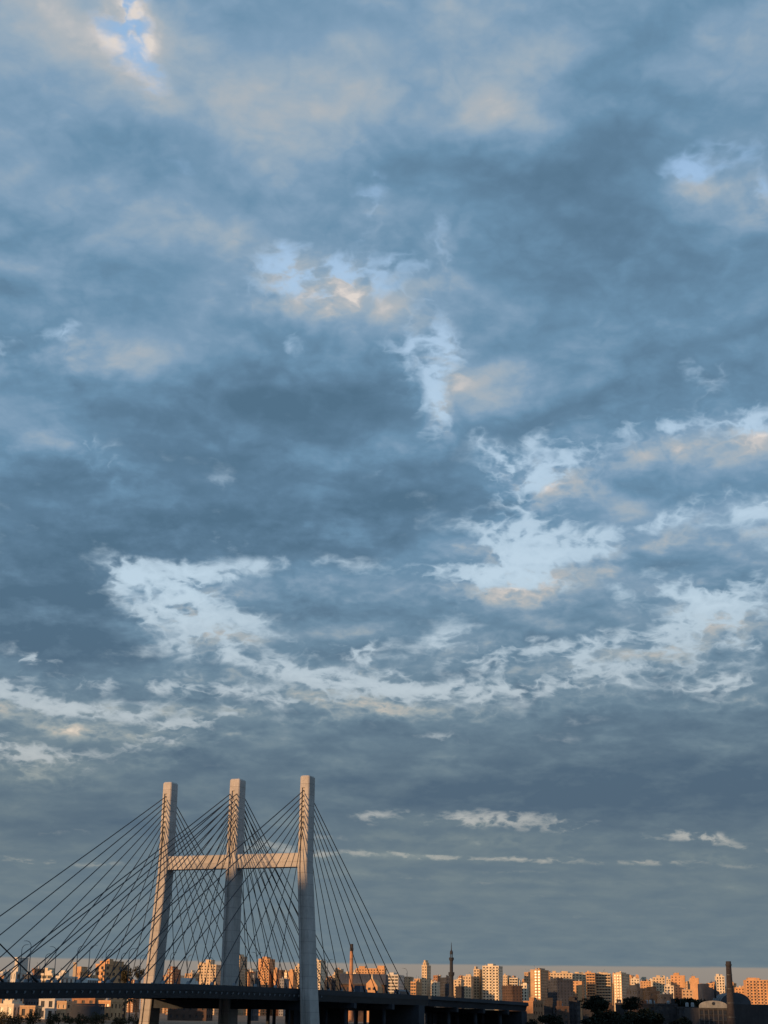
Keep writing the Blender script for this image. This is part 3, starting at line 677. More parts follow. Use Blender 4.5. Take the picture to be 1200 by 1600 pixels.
# name, label, x0, x1, ytop, Y, keywords
ROWS = [
 # behind the left part of the deck
 ('apartment_block', 'small ochre block with plain side beside the white stepped house', -6, 6, 1524, 800, dict(wall='orange', yaw=-12, style='blank', dep=10)),
 ('apartment_block', 'low white block with dark balconies at the end of the deck row', 4, 15, 1518, 900, dict(wall='white', yaw=14, style='bands')),
 ('stepped_house', 'white stepped house with big dark windows and a raised upper storey', 19, 38, 1518, 860, dict(wall='white', yaw=18, style='slots', bay=4.5, fl=3.6, steps=((.2, .8, 7.0),))),
 ('low_block', 'low slate-grey flat block right beside the white stepped house', 38, 54, 1523, 820, dict(wall='slate', yaw=8, style='blank')),
 ('apartment_block', 'narrow red-brown block rising behind the slate-grey low block', 53, 61, 1513, 1150, dict(wall='brick', yaw=16, style='grid')),
 ('apartment_block', 'wide pale block with rounded white balconies left of the slim cream shaft', 65, 90, 1521, 980, dict(wall='pale', yaw=10, style='bands', steps=((.1, .4, 3.0),))),
 ('villa', 'white modern villa with dark horizontal window strips behind the parapet', 93, 109, 1525, 800, dict(wall='white', yaw=20, style='bands', fl=3.4)),
 ('apartment_block', 'ochre block with stair head right beside the slim cream shaft', 121, 134, 1517, 1050, dict(wall='orange', yaw=14, style='grid', steps=((.3, .7, 2.5),))),
 ('low_block', 'low tan block between the ochre block and the broad terracotta block', 136, 149, 1523, 1000, dict(wall='tan', yaw=12, style='grid')),
 ('apartment_block', 'broad terracotta block with white overhanging roof edge beside the dark tree', 151, 194, 1506, 900, dict(wall='orange', yaw=34, dep=20, style='balcony', bay=4.2, fl=3.3, steps=((.1, .9, 1.3),))),
 # between the pylon legs
 ('apartment_block', 'red-brown banded block with dark right side, alone between left and middle legs', 262, 279, 1514, 1050, dict(wall='brick', yaw=15, style='bands', steps=((.3, .7, 2.5),))),
 ('low_block', 'low tan block with white awning left of the big cream block', 289, 308, 1521, 1000, dict(wall='tan', yaw=12, style='grid')),
 ('apartment_block', 'big cream block with raised centre, left of the middle pylon leg', 309, 344, 1507, 1080, dict(wall='cream', yaw=10, style='grid', bay=3.3, steps=((.38, .66, 5.0), (.02, .3, 1.6)))),
 ('apartment_tower', 'slender cream tower with dark balcony column touching the middle pylon leg', 369, 384, 1494, 1150, dict(wall='cream', yaw=16, style='balcony', steps=((.1, .5, 2.0),))),
 ('low_block', 'low ochre blank-sided block right of the slender cream tower', 383, 396, 1518, 1120, dict(wall='orange', yaw=14, style='blank')),
 ('shop_block', 'small dark block with rows of bright white windows behind the parapet', 391, 403, 1528, 900, dict(wall='slate', yaw=6, style='slots')),
 ('apartment_tower', 'tall ochre tower with blank left wall and balconies on the right', 404, 428, 1498, 1120, dict(wall='orange', yaw=12, style='balcony', blank='f', steps=((.3, .7, 1.8),))),
 ('apartment_block', 'short ochre blank-walled block stepping down from the tall ochre tower', 428, 438, 1515, 1120, dict(wall='orange', yaw=10, style='blank', blank='F')),
 ('low_block', 'tiny grey block at the foot of the short ochre blank-walled block', 437, 450, 1529, 1000, dict(wall='grey', yaw=10, style='grid')),
 ('apartment_block', 'ochre gabled blank wall block left of the near pylon leg', 450, 463, 1518, 1080, dict(wall='orange', yaw=8, style='blank', blank='F')),
 ('apartment_block', 'cream block with window rows half hidden by the near pylon leg', 461, 482, 1509, 1120, dict(wall='cream', yaw=12, style='balcony', steps=((.2, .5, 2.0),))),
 ('apartment_tower', 'pale tower with white balconies just right of the near pylon leg', 489, 508, 1500, 1100, dict(wall='pale', yaw=12, style='balcony', bay=3.0)),
 ('low_block', 'low dark block between the pale tower and the brick chimney', 507, 524, 1531, 980, dict(wall='dim', yaw=10, style='grid')),
 ('apartment_block', 'narrow terracotta block with aerials left of the brick chimney', 524, 535, 1515, 1150, dict(wall='orange', yaw=12, style='blank')),
 # right of the pylon
 ('apartment_block', 'long ochre roofscape block rising behind the dark factory roof', 556, 604, 1513, 1250, dict(wall='orange', yaw=6, style='grid', steps=((.1, .3, 2.2), (.75, .98, 3.0)))),
 ('apartment_block', 'cream block with square windows behind the yellow gabled warehouse', 584, 600, 1529, 1000, dict(wall='cream', yaw=8, style='grid')),
 ('apartment_block', 'white banded block with dark stair column under the last stay cables', 600, 632, 1523, 1010, dict(wall='white', yaw=16, style='bands', fl=3.3, steps=((.35, .62, 2.0),))),
 ('low_block', 'low tan jumble block far behind the white banded block', 630, 647, 1526, 1300, dict(wall='tan', yaw=10, style='grid')),
 ('low_block', 'low orange block with rows of windows at the viaduct edge', 642, 660, 1534, 960, dict(wall='orange', yaw=16, style='bands')),
 ('apartment_block', 'tan block filling between the low orange block and the crowned tower', 647, 662, 1529, 1120, dict(wall='tan', yaw=10, style='grid')),
 ('apartment_tower', 'slim cream tower with peaked crown and dark right side', 659, 674, 1508, 1060, dict(wall='cream', yaw=16, style='grid', bay=3.2, dep=12, steps=((.15, .75, 2.6), (.3, .6, 5.0)))),
 ('apartment_block', 'cream block with large square dark windows left of the minaret', 674, 689, 1534, 1000, dict(wall='pale', yaw=10, style='slots', bay=4.0)),
 ('apartment_block', 'terracotta block rising behind the block with square windows', 677, 689, 1524, 1180, dict(wall='brick', yaw=10, style='grid')),
 ('apartment_block', 'block with blue shade painted into its walls, right against the minaret', 689, 703, 1527, 1040, dict(wall='slate', yaw=-16, style='grid')),  # dark blue walls stand in for shade
 ('low_block', 'low cream block right behind the minaret shaft', 709, 726, 1531, 1150, dict(wall='cream', yaw=10, style='grid')),
 ('low_block', 'low dark block with parapet right of the minaret', 712, 727, 1541, 960, dict(wall='dim', yaw=10, style='blank')),
 ('apartment_block', 'broad cream block forming the left wing of the tall balconied group', 723, 743, 1525, 1060, dict(wall='cream', yaw=12, style='grid', bay=3.2)),
 ('apartment_block', 'cream block with small ochre turret in the tall balconied group', 740, 756, 1514, 1090, dict(wall='cream', yaw=12, style='balcony', bay=3.2, steps=((.1, .3, 2.5),))),
 ('apartment_tower', 'tallest cream tower of rows of deep balconies with white roof room', 754, 788, 1509, 1075, dict(wall='pale', yaw=14, dep=18, style='balcony', bay=3.4, steps=((.3, .62, 1.8),))),
 ('apartment_block', 'plain cream block peeping out right of the tallest balconied tower', 786, 798, 1524, 1250, dict(wall='cream', yaw=10, style='grid')),
 ('apartment_block', 'low wide cream block behind the flat-roofed brown house', 796, 814, 1528, 1250, dict(wall='pale', yaw=10, style='bands')),
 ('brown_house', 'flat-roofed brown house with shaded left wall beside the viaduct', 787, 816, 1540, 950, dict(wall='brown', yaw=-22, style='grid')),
 ('apartment_block', 'small cream block with white upper floor beside the stepped tan tower', 814, 829, 1538, 1000, dict(wall='pale', yaw=10, style='slots')),
 ('apartment_tower', 'stepped tan tower with white window column and dark right side', 829, 861, 1515, 1090, dict(wall='tan', yaw=24, dep=20, style='balcony', blank='f', steps=((.4, .8, 1.4),))),
 ('apartment_block', 'tan block with flat roof stepping up to the stepped tan tower', 819, 833, 1519, 1180, dict(wall='tan', yaw=14, style='grid')),
 ('apartment_block', 'long cream block whose lower floors stand in blue shade', 860, 897, 1520, 1220, dict(wall='cream', yaw=6, style='grid', steps=((.1, .25, 1.8), (.6, .8, 1.6)))),
 ('shade_block', 'dark block added as shade before the long cream block', 858, 896, 1531, 1010, dict(wall='slate', yaw=-20, style='grid', steps=((.2, .45, 1.6),))),  # stands in for the shade on the long cream block's lower floors
 ('apartment_block', 'cream roofline block between the added shade block and the striped block', 894, 919, 1521, 1260, dict(wall='cream', yaw=8, style='grid', steps=((.2, .5, 1.5),))),
 ('apartment_block', 'plain ochre block with few windows before the cream roofline block', 894, 917, 1533, 1080, dict(wall='orange', yaw=14, style='blank', blank='g')),
 ('apartment_block', 'ochre block with fine horizontal balcony stripes', 916, 936, 1520, 1130, dict(wall='orange', yaw=12, style='bands', fl=2.9)),
 ('apartment_block', 'wide cream block with pale balcony bands next to the striped one', 931, 959, 1521, 1150, dict(wall='cream', yaw=10, style='bands', steps=((.1, .8, .8),))),
 ('apartment_tower', 'cream tower with white arched balcony column and plain right side', 959, 988, 1521, 1060, dict(wall='cream', yaw=28, dep=18, style='balcony', bay=3.0, steps=((.2, .8, 1.0),))),
 ('apartment_block', 'distant pale block just right of the arched balcony tower', 986, 1003, 1529, 1300, dict(wall='pale', yaw=8, style='grid')),
 ('apartment_block', 'dim distant ochre block in the roofline gap', 1001, 1021, 1533, 1450, dict(wall='orange', yaw=8, style='blank')),
 ('apartment_block', 'pale distant block with white roof rooms and windows', 1020, 1044, 1527, 1250, dict(wall='cream', yaw=10, style='grid', steps=((.3, .6, 2.0),))),
 ('apartment_block', 'low pale block stepping up to the ochre block with one dark opening', 1038, 1058, 1540, 1120, dict(wall='pale', yaw=10, style='slots')),
 ('apartment_block', 'ochre block with one square dark opening in its blank wall', 1048, 1076, 1524, 1160, dict(wall='orange', yaw=12, style='blank', blank='g', steps=((.3, .6, 2.6),))),
 ('apartment_tower', 'blank ochre tower beside a dark slot between buildings', 1078, 1098, 1528, 1120, dict(wall='orange', yaw=12, style='blank', blank='F', steps=((.2, .6, 1.8),))),
 ('low_block', 'low cream block with arched roofs before the blank ochre tower', 1066, 1088, 1546, 1020, dict(wall='tan', yaw=10, style='grid')),
 ('apartment_block', 'low ochre block left of the bright cream block behind the chimney', 1105, 1121, 1536, 1200, dict(wall='orange', yaw=10, style='grid')),
 ('apartment_block', 'bright cream ribbed block directly left of the dark tall chimney', 1119, 1136, 1525, 1150, dict(wall='pale', yaw=8, style='slots', bay=2.8, steps=((.3, .8, 1.5),))),
 ('low_block', 'low ochre block right of the dark tall chimney', 1149, 1172, 1543, 1150, dict(wall='orange', yaw=8, style='grid')),
 ('apartment_block', 'big ochre block closing the row beyond the barrel-roofed hall', 1166, 1214, 1531, 1100, dict(wall='orange', yaw=8, dep=22, style='balcony', bay=4, steps=((.1, .4, 2.0),))),
 # foreground on the right, its shade painted into dark wall colours
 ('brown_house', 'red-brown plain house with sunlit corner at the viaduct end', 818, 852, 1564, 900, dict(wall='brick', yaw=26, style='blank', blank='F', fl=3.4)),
 ('dim_house', 'shade-painted house with broken parapet right of the red-brown house', 850, 871, 1567, 860, dict(wall='dim', yaw=10, style='grid')),
 ('dim_house', 'low brown house with roof hut behind the rounded tree', 870, 892, 1572, 850, dict(wall='brown', yaw=4, style='grid')),
 ('dim_house', 'taller shade-painted house with blank wall left of the umbrella tree', 889, 912, 1563, 880, dict(wall='dim', yaw=14, style='blank', steps=((.1, .4, 1.6),))),
 ('dim_house', 'shade-painted house half hidden behind the larger umbrella tree', 911, 940, 1569, 850, dict(wall='dim', yaw=6, style='grid')),
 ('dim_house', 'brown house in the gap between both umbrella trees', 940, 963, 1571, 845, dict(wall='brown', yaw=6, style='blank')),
 ('dim_house', 'shade-painted house with two roof rooms below the arched balcony tower', 962, 987, 1567, 860, dict(wall='dim', yaw=8, style='grid', steps=((.1, .35, 1.5), (.6, .85, 2.0)))),
 ('dim_house', 'highest shade-painted house right of the smaller umbrella tree', 985, 1009, 1544, 930, dict(wall='slate', yaw=-14, style='grid', steps=((.1, .4, 1.5),))),
 ('dim_house', 'shade-painted house with stair head next to the highest shade-painted house', 1007, 1031, 1548, 920, dict(wall='dim', yaw=-10, style='grid', steps=((.5, .8, 2.0),))),
 ('dim_house', 'shade-painted house stepping down towards the spreading tree', 1029, 1052, 1553, 910, dict(wall='slate', yaw=-8, style='blank')),
 ('dim_house', 'low brown house before the stepping shade-painted houses', 990, 1030, 1568, 830, dict(wall='brown', yaw=6, style='grid')),
 ('dim_house', 'three-storey shade-painted house left of the gabled factory front', 1028, 1062, 1568, 800, dict(wall='dim', yaw=4, style='grid')),
 ('dim_house', 'narrow shade-painted house touching the gabled factory front', 1061, 1093, 1573, 790, dict(wall='dim', yaw=4, style='slots')),
 # far bank below the deck, left
 ('villa', 'yellow villa with arched openings on the bank below the deck', -4, 31, 1568, 720, dict(wall='pale', yaw=14, style='slots', bay=3.2, fl=4.2, dep=10, base=8.5, steps=((.6, .8, 1.2),))),
 ('bank_house', 'ochre wall house right beside the yellow villa', 31, 60, 1571, 715, dict(wall='tan', yaw=8, style='slots', bay=4, fl=4.0, dep=9, base=8.5, clutter=False)),
 ('bank_house', 'white house with paired windows below the deck', 61, 91, 1559, 745, dict(wall='white', yaw=8, style='slots', bay=3.8, fl=3.6, dep=10, base=8.0, clutter=False)),
 ('bank_house', 'tan house with plain wall right of the white house below the deck', 89, 113, 1564, 735, dict(wall='tan', yaw=14, style='blank', dep=10, base=8.0, clutter=False)),
 ('boathouse', 'long dark shed on the bank below the deck', 111, 158, 1568, 715, dict(wall='slate', yaw=0, style='blank', blank='F', dep=10, base=8.5, clutter=False)),
 ('bank_house', 'red-brown house rising behind the long dark shed', 112, 156, 1558, 790, dict(wall='brick', yaw=10, style='grid', dep=12, base=8.0)),
 ('bank_house', 'orange house with small windows between the dark shed and palm', 154, 185, 1563, 735, dict(wall='orange', yaw=16, style='grid', dep=12, base=8.0)),
 ('bank_house', 'sandy house seen through the opening under the deck', 262, 330, 1568, 840, dict(wall='brown', yaw=10, style='blank', dep=12)),
]
for k, (nm, lb, a, b, yt, Y, kw) in enumerate(ROWS):
    if a > 240 and Y >= 950: Y = 1760 + (Y - 1050) * .8                # by their storey heights these stand well back from the river
    if Y > 1500: kw = dict(kw, dep=kw.get('dep', 16) * 1.5)
    building(nm, lb, a, b, yt, Y, seed=k, **kw)
# second, farther row that closes the gaps between the blocks above
fx = -10.0
k = 0
while fx < 1215:
    wpx = rnd.uniform(11, 22); yt = rnd.uniform(1532, 1541) + .006 * (fx - 600)
    wl, stl = rnd.choice(('tan', 'orange', 'cream', 'brick', 'grey')), rnd.choice(('grid', 'blank', 'bands'))
    building('distant_block', 'distant %s block %s in the far roofline' % ({'orange': 'ochre', 'brick': 'red-brown'}.get(wl, wl), {'grid': 'with small square windows', 'blank': 'with nearly blank walls', 'bands': 'with balcony bands'}[stl]), fx, fx + wpx, yt, rnd.uniform(2500, 2900), dep=24, yaw=rnd.uniform(4, 18), style=stl,
             wall=wl, seed=200 + k, group='distant blocks in the roofline', clutter=(k % 2 == 0))
    fx += wpx * rnd.uniform(.9, 1.25); k += 1

# middle row: the tightly packed blocks between and behind the larger ones
TOPS = [(0, 1523), (150, 1519), (260, 1522), (320, 1518), (400, 1517), (480, 1519), (600, 1524), (660, 1531), (720, 1530), (790, 1526), (860, 1523), (990, 1526), (1020, 1533), (1090, 1534), (1200, 1536)]
fx = 225.0; k = 0
ADJ = ('with a flat roof', 'with roof huts', 'with a stair tower', 'with bare side walls')
while fx < 1210:
    wpx = rnd.uniform(6.5, 15); yt = lerp_table(TOPS, fx) + rnd.uniform(-3.5, 9)
    wl, stl = rnd.choice(('tan', 'orange', 'orange', 'cream', 'cream', 'pale', 'brick')), rnd.choice(('grid', 'grid', 'blank', 'bands', 'balcony'))
    st = ((.15, .45, rnd.uniform(1.5, 3.5)),) if rnd.random() < .5 else ((.5, .9, rnd.uniform(1.5, 3)), (.1, .3, 1.5))
    building('packed_block', '%s block %s in the tightly packed quarter behind the towers' % ({'orange': 'ochre', 'brick': 'red-brown'}.get(wl, wl), {'grid': 'with small windows', 'blank': 'with bare walls', 'bands': 'with balcony stripes', 'balcony': 'with stacked balconies'}[stl]), fx, fx + wpx, yt,
             rnd.uniform(2050, 2350), dep=20, yaw=rnd.uniform(2, 24), style=stl, wall=wl, seed=500 + k, steps=st, group='packed blocks behind the towers')
    fx += wpx * rnd.uniform(.75, 1.05); k += 1

# brick chimney, dark chimney, slim shaft, minaret
def chimney(name, label, px, ytop, r_top, r_bot, Y, body, cap, cap_h, k=16):
    p = at(px, ytop, Y); gz = ground_z(Y); H = p.z - gz
    o = thing(name, label, 'chimney', (p.x, Y, gz))
    MB().lathe([(r_bot, 0), (r_bot * .97, .5), (r_top + (r_bot - r_top) * .5, H * .5), (r_top, H - cap_h)], k).build('shaft', body, o)
    MB().lathe([(r_top + .05, H - cap_h), (r_top * 1.18, H - cap_h + .5), (r_top * 1.18, H - cap_h * .55), (r_top * 1.02, H - cap_h * .5), (r_top * .98, H), (r_top * .7, H + .002), (r_top * .7, H - .9)], k).build('cap', cap, o)
    m = MB()
    for i in range(1, 5): m.lathe([(r_top + (r_bot - r_top) * (1 - i / 5) + .12, H * i / 5), (r_top + (r_bot - r_top) * (1 - i / 5) + .12, H * i / 5 + .25)], k)
    m.build('iron_band', M_POLE, o, 'stuff')
    return o
chimney('brick_chimney', 'tapering orange brick chimney with sooty tip beside the dark factory', 549.6, 1475, .92, 1.45, 930, mat('chimney_brick', (.40, .21, .12), .95, .15, .5, grime=.3), WALLS['dim'], 4.0)
chimney('factory_chimney', 'tall dark tapering chimney before the barrel-roofed factory hall', 1138, 1502, 1.19, 2.0, 722, mat('shade_tone_brick', (.042, .037, .040), .95, .2, .4, grime=.4), WALLS['dim'], 2.2)  # dark brick tone holds the shade that lies on the chimney
p = at(117.5, 1505, 950); o = thing('slim_shaft', 'slim cream square shaft standing above the roofs left of the pylon', 'tower', (p.x, 950, ground_z(950)), .2)
MB().box(-1.0, 1.0, -1.0, 1.0, 0, p.z - ground_z(950)).build('shaft', WALLS['cream'], o)
MB().box(-1.2, 1.2, -1.2, 1.2, p.z - ground_z(950) + .003, p.z - ground_z(950) + .5).build('cap', WALLS['cream'], o)

Y = 960; p = at(705.3, 1472, Y); gz = ground_z(Y); sc = 2524 / Y; M_MIN = mat('minaret_shade_stone', (.032, .035, .045), .9, .12, .3, grime=.3)  # stone darkened so the minaret's shade sits in its colour
def mz(y): return at(705.3, y, Y).z - gz
o = thing('minaret', 'slender stone minaret in painted shade, with two balconies and a spire, left of the cream towers', 'minaret', (p.x, Y, gz))
MB().box(-1.8, 1.8, -1.8, 1.8, 0, mz(1556)).build('base', M_MIN, o)
MB().lathe([(1.5, mz(1556)), (1.4, mz(1553)), (1.22, mz(1526)), (1.5, mz(1524.5)), (1.8, mz(1523)), (1.8, mz(1520.5))], 8).build('lower_shaft', M_MIN, o)
MB().lathe([(1.02, mz(1520.5)), (.95, mz(1502)), (1.2, mz(1500.5)), (1.45, mz(1499.5)), (1.45, mz(1497.5))], 12).build('upper_shaft', M_MIN, o)
MB().lathe([(1.65, mz(1520.5)), (1.82, mz(1520.4)), (1.82, mz(1519)), (1.68, mz(1519)), (1.65, mz(1520.4))], 16).build('balcony', M_MIN, o)
MB().lathe([(1.35, mz(1497.5)), (1.47, mz(1497.4)), (1.47, mz(1496.2)), (1.36, mz(1496.2)), (1.33, mz(1497.4))], 16).build('balcony', M_MIN, o)
for i in range(8):
    a = i * math.pi / 4
    MB().tube((72e-2 * math.cos(a), 72e-2 * math.sin(a), mz(1497.5)), (72e-2 * math.cos(a), 72e-2 * math.sin(a), mz(1491)), .12, .12, 6).build('colonnette', M_MIN, o)
MB().lathe([(.92, mz(1491)), (.96, mz(1490.5)), (.88, mz(1487)), (.6, mz(1485.5)), (.35, mz(1484.5)), (.26, mz(1483.5)), (.20, mz(1478)), (.06, mz(1472))], 12).build('spire', M_MIN, o)

# dark factory by the brick chimney and its gabled warehouse
Y = 985; a, b = at(532, 1521, Y), at(601, 1521, Y); gz = ground_z(Y); H = a.z - gz; w = b.x - a.x
o = thing('factory', 'long dark factory with a clerestory roof band right of the brick chimney', 'factory', ((a.x + b.x) / 2, Y, gz), rad(-4))
MB().box(-w / 2, w / 2, 0, 30, 0, H - 6.5).build('wall', WALLS['brown'], o)
r = MB(); r.loft([[(x, -1, H - 6.4), (x, 31, H - 6.4), (x, 31, H - 5.6), (x, 24, H), (x, 3, H), (x, -1, H - 5.6)] for x in (-w / 2 - .6, w / 2 + .6)]).build('roof', WALLS['slate'], o)
m = MB()
for i in range(18):
    x = -w / 2 + w * (i + .5) / 18
    m.loft([[(x - .12, -1.05, H - 5.6), (x + .12, -1.05, H - 5.6), (x + .12, -.8, H - 5.3), (x - .12, -.8, H - 5.3)], [(x - .12, 2.9, H + .06), (x + .12, 2.9, H + .06), (x + .12, 3.1, H + .06), (x - .12, 3.1, H + .06)]])
m.build('roof_rib', M_POLE, o, 'stuff')
for i in range(8):
    x = -w / 2 + w * (i + .5) / 8
    MB().box(x - 1.0, x + 1.0, -.06, .2, H - 11.5, H - 8.0).build('window', M_GLASS, o)
Y = 930; a, b = at(572, 1538, Y), at(590, 1538, Y); gz = ground_z(Y); w = b.x - a.x; zk = lambda y: at(580, y, Y).z - gz
o = thing('warehouse', 'yellow warehouse with sloping shoulders and a small peak under the stays', 'warehouse', ((a.x + b.x) / 2, Y, gz), rad(-10))
MB().loft([[(-w / 2, y, 0), (w / 2, y, 0), (w / 2, y, zk(1541)), (w * .1, y, zk(1530)), (-w * .12, y, zk(1530)), (-w / 2, y, zk(1537))] for y in (0, 16)]).build('wall', WALLS['orange'], o)
MB().loft([[(-w * .09, y, zk(1530.2)), (w * .07, y, zk(1530.2)), (w * .02, y, zk(1522)), (-w * .05, y, zk(1522))] for y in (.4, 2.5)]).build('peak', WALLS['cream'], o)
for x in (-w * .22, w * .2): MB().box(x - .8, x + .8, -.05, .15, zk(1547), zk(1543)).build('window', M_GLASS, o)

# gabled factory front and barrel-roofed hall by the dark chimney
Y = 740; a, b = at(1092, 1570, Y), at(1137, 1570, Y); gz = ground_z(Y); w = b.x - a.x; zk = lambda y: at(1114, y, Y).z - gz
o = thing('gabled_factory', 'pale curved gable factory front with a round hole and dim windows', 'factory', ((a.x + b.x) / 2, Y, gz), rad(4))
n = 14
MB().box(-w / 2, w / 2, .5, 26, 0, zk(1575)).build('hall', WALLS['dim'], o)
prof = [(-w / 2, zk(1575)), (w / 2, zk(1575))] + [(w / 2 * math.cos(math.pi * i / n), zk(1573) + (zk(1563.5) - zk(1573)) * (math.sin(math.pi * i / n) ** .8)) for i in range(n + 1)]
MB().loft([[(x, y, z) for x, z in prof] for y in (-.3, .49)]).build('gable', mat('weathered_plaster', (.30, .295, .27), .9, .2, .3, grime=.5), o)
MB().tube((0, -.45, zk(1568)), (0, -.28, zk(1568)), .75, .75, 14).build('round_opening', M_GLASS, o)
for i in range(6):
    x = -w / 2 + w * (i + .5) / 6
    for zz in (1582, 1591):
        f = MB().box(x - .62, x + .62, .38, .6, zk(zz + 3.2), zk(zz - 2.6)).build('window', M_GLASS, o)
        MB().box(x - .8, x + .8, .2, .42, zk(zz + 3.8), zk(zz + 3.25)).build('sill', WALLS['ash'], f)
MB().box(-w / 2 - .2, w / 2 + .2, .1, .49, zk(1577.2), zk(1576)).build('cornice', WALLS['ash'], o)
for i in range(7):
    x = -w / 2 + w * i / 6
    MB().box(x - .22, x + .22, .25, .49, 0, zk(1577.5)).build('pilaster', WALLS['ash'], o)
Y = 830; a, b = at(1126, 1560, Y), at(1174, 1560, Y); gz = ground_z(Y); w = b.x - a.x; zk = lambda y: at(1150, y, Y).z - gz
o = thing('barrel_hall', 'dark hall with a ribbed barrel roof behind the tall chimney', 'factory', ((a.x + b.x) / 2, Y, gz), rad(0))
MB().box(-w / 2, w * 1.6, 0, 24, 0, zk(1569)).build('hall', WALLS['dim'], o)
n = 12
arc = lambda f: [(-w / 2 * f * math.cos(math.pi * i / n), zk(1569) + (zk(1551) - zk(1569)) * f * math.sin(math.pi * i / n)) for i in range(n + 1)]
MB().loft([[(x, y, z) for x, z in arc(1.0)] for y in (1, 23)]).build('barrel_roof', WALLS['slate'], o)
for i in range(4):
    y = 1.5 + i * 6.5
    outer = [(x, z) for x, z in arc(1.02)]
    MB().loft([[(x, y, z) for x, z in outer + [(w / 2 * .96, zk(1569) - .3), (-w / 2 * .96, zk(1569) - .3)]], [(x, y + .8, z) for x, z in outer + [(w / 2 * .96, zk(1569) - .3), (-w / 2 * .96, zk(1569) - .3)]]]).build('roof_rib', WALLS['grey'], o)
for px in (1122, 1149.5):
    q = at(px, 1541, Y); MB().tube((q.x - (a.x + b.x) / 2, 8, zk(1560)), (q.x - (a.x + b.x) / 2, 8, zk(1541)), .55, .5, 8).build('vent_pipe', WALLS['dim'], o)
Y = 880; a, b = at(1098, 1540, Y), at(1124, 1540, Y); gz = ground_z(Y); w = b.x - a.x; zk = lambda y: at(1110, y, Y).z - gz
o = thing('silo_house', 'dark sloping-roofed silo house left of the barrel-roofed hall', 'factory', ((a.x + b.x) / 2, Y, gz), rad(0))
MB().loft([[(-w / 2, y, 0), (w / 2, y, 0), (w / 2, y, zk(1550)), (0, y, zk(1543)), (-w * .12, y, zk(1543)), (-w * .15, y, zk(1537)), (-w / 2, y, zk(1537))] for y in (0, 14)]).build('wall', WALLS['slate'], o)
for i in range(3): MB().box(-w * .4 + i * w * .3, -w * .4 + i * w * .3 + 1.6, -.08, .1, zk(1570), zk(1562)).build('window', M_GLASS, o)

# unseen towers added on the near bank, left of the view, to throw shade over river, deck and the far factory quarter
SH = 'unseen shade-casting towers on the near bank'
for k, (yy, h, wid, wl, lb) in enumerate(((148, 116, 78, 'cream', 'tallest unseen cream tower added to cast shade, beside the gap in the row'), (292, 84, 104, 'tan', 'wide unseen tan slab added to cast shade, beyond the gap in the row'),
        (62, 90, 76, 'pale', 'unseen pale slab added to cast shade, next to the tallest tower'), (-28, 92, 84, 'grey', 'unseen grey slab added to cast shade, middle of the row'), (-136, 92, 110, 'orange', 'unseen ochre slab added to cast shade, far end of the row'))):
    building('shade_tower', lb, 0, 0, 0, 0, yaw=-88, style='balcony', wall=wl, dims=(wid, 20, h), pos=(-470, yy, 0.0), group=SH, bay=4.5, seed=300 + k)
# the quay they stand on
q = MB().loft([[(x, y, z) for x, z in ((-640, -.5), (-430, -.5), (-425, 6.0), (-640, 6.0))] for y in (-30, 470)]).build('quay', M_VIA); q['kind'] = 'structure'
# ---------------------------------------------------------------- trees and bank growth
def leaf_mat(name, color):
    if name in MATS: return MATS[name]
    m = bpy.data.materials.new(name); m.use_nodes = True
    T = NT(m.node_tree); b = m.node_tree.nodes['Principled BSDF']
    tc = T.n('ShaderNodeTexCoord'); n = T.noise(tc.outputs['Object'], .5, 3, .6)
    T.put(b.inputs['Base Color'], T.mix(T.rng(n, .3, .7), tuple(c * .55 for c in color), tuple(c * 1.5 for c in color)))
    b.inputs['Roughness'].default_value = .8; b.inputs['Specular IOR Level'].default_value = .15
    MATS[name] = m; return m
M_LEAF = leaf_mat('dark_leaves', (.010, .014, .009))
M_LEAFW = leaf_mat('dusty_leaves', (.05, .042, .022))
M_BARK = mat('bark', (.06, .045, .035), .95, .2, 1.0)
def crown_mesh(r, rx, rz, n, size, clumps=16, flat=0.0):
    m = MB(); cs = []
    for _ in range(clumps):
        while True:
            p = Vector((r.uniform(-1, 1), r.uniform(-1, 1), r.uniform(-1, 1)))
            if .25 < p.length < 1: break
        if flat and p.z < 0: p.z *= flat
        cs.append((Vector((p.x * rx * .8, p.y * rx * .8, p.z * rz * .8)), r.uniform(.28, .48)))
    for i in range(n):
        c, cr = cs[i % clumps]
        d = Vector((r.gauss(0, 1), r.gauss(0, 1), r.gauss(0, 1))).normalized() * (r.random() ** .4)
        p = c + Vector((d.x * rx * cr, d.y * rx * cr, d.z * rz * cr))
        a = Vector((r.gauss(0, 1), r.gauss(0, 1), r.gauss(0, 1))).normalized(); b = a.cross(Vector((r.gauss(0, 1), r.gauss(0, 1), r.gauss(0, 1)))).normalized()
        s = size * r.uniform(.6, 1.3)
        m.quad(p - a * s - b * s * .3, p - b * s * .6, p + a * s + b * s * .3, p + b * s * .6)
    return m, cs
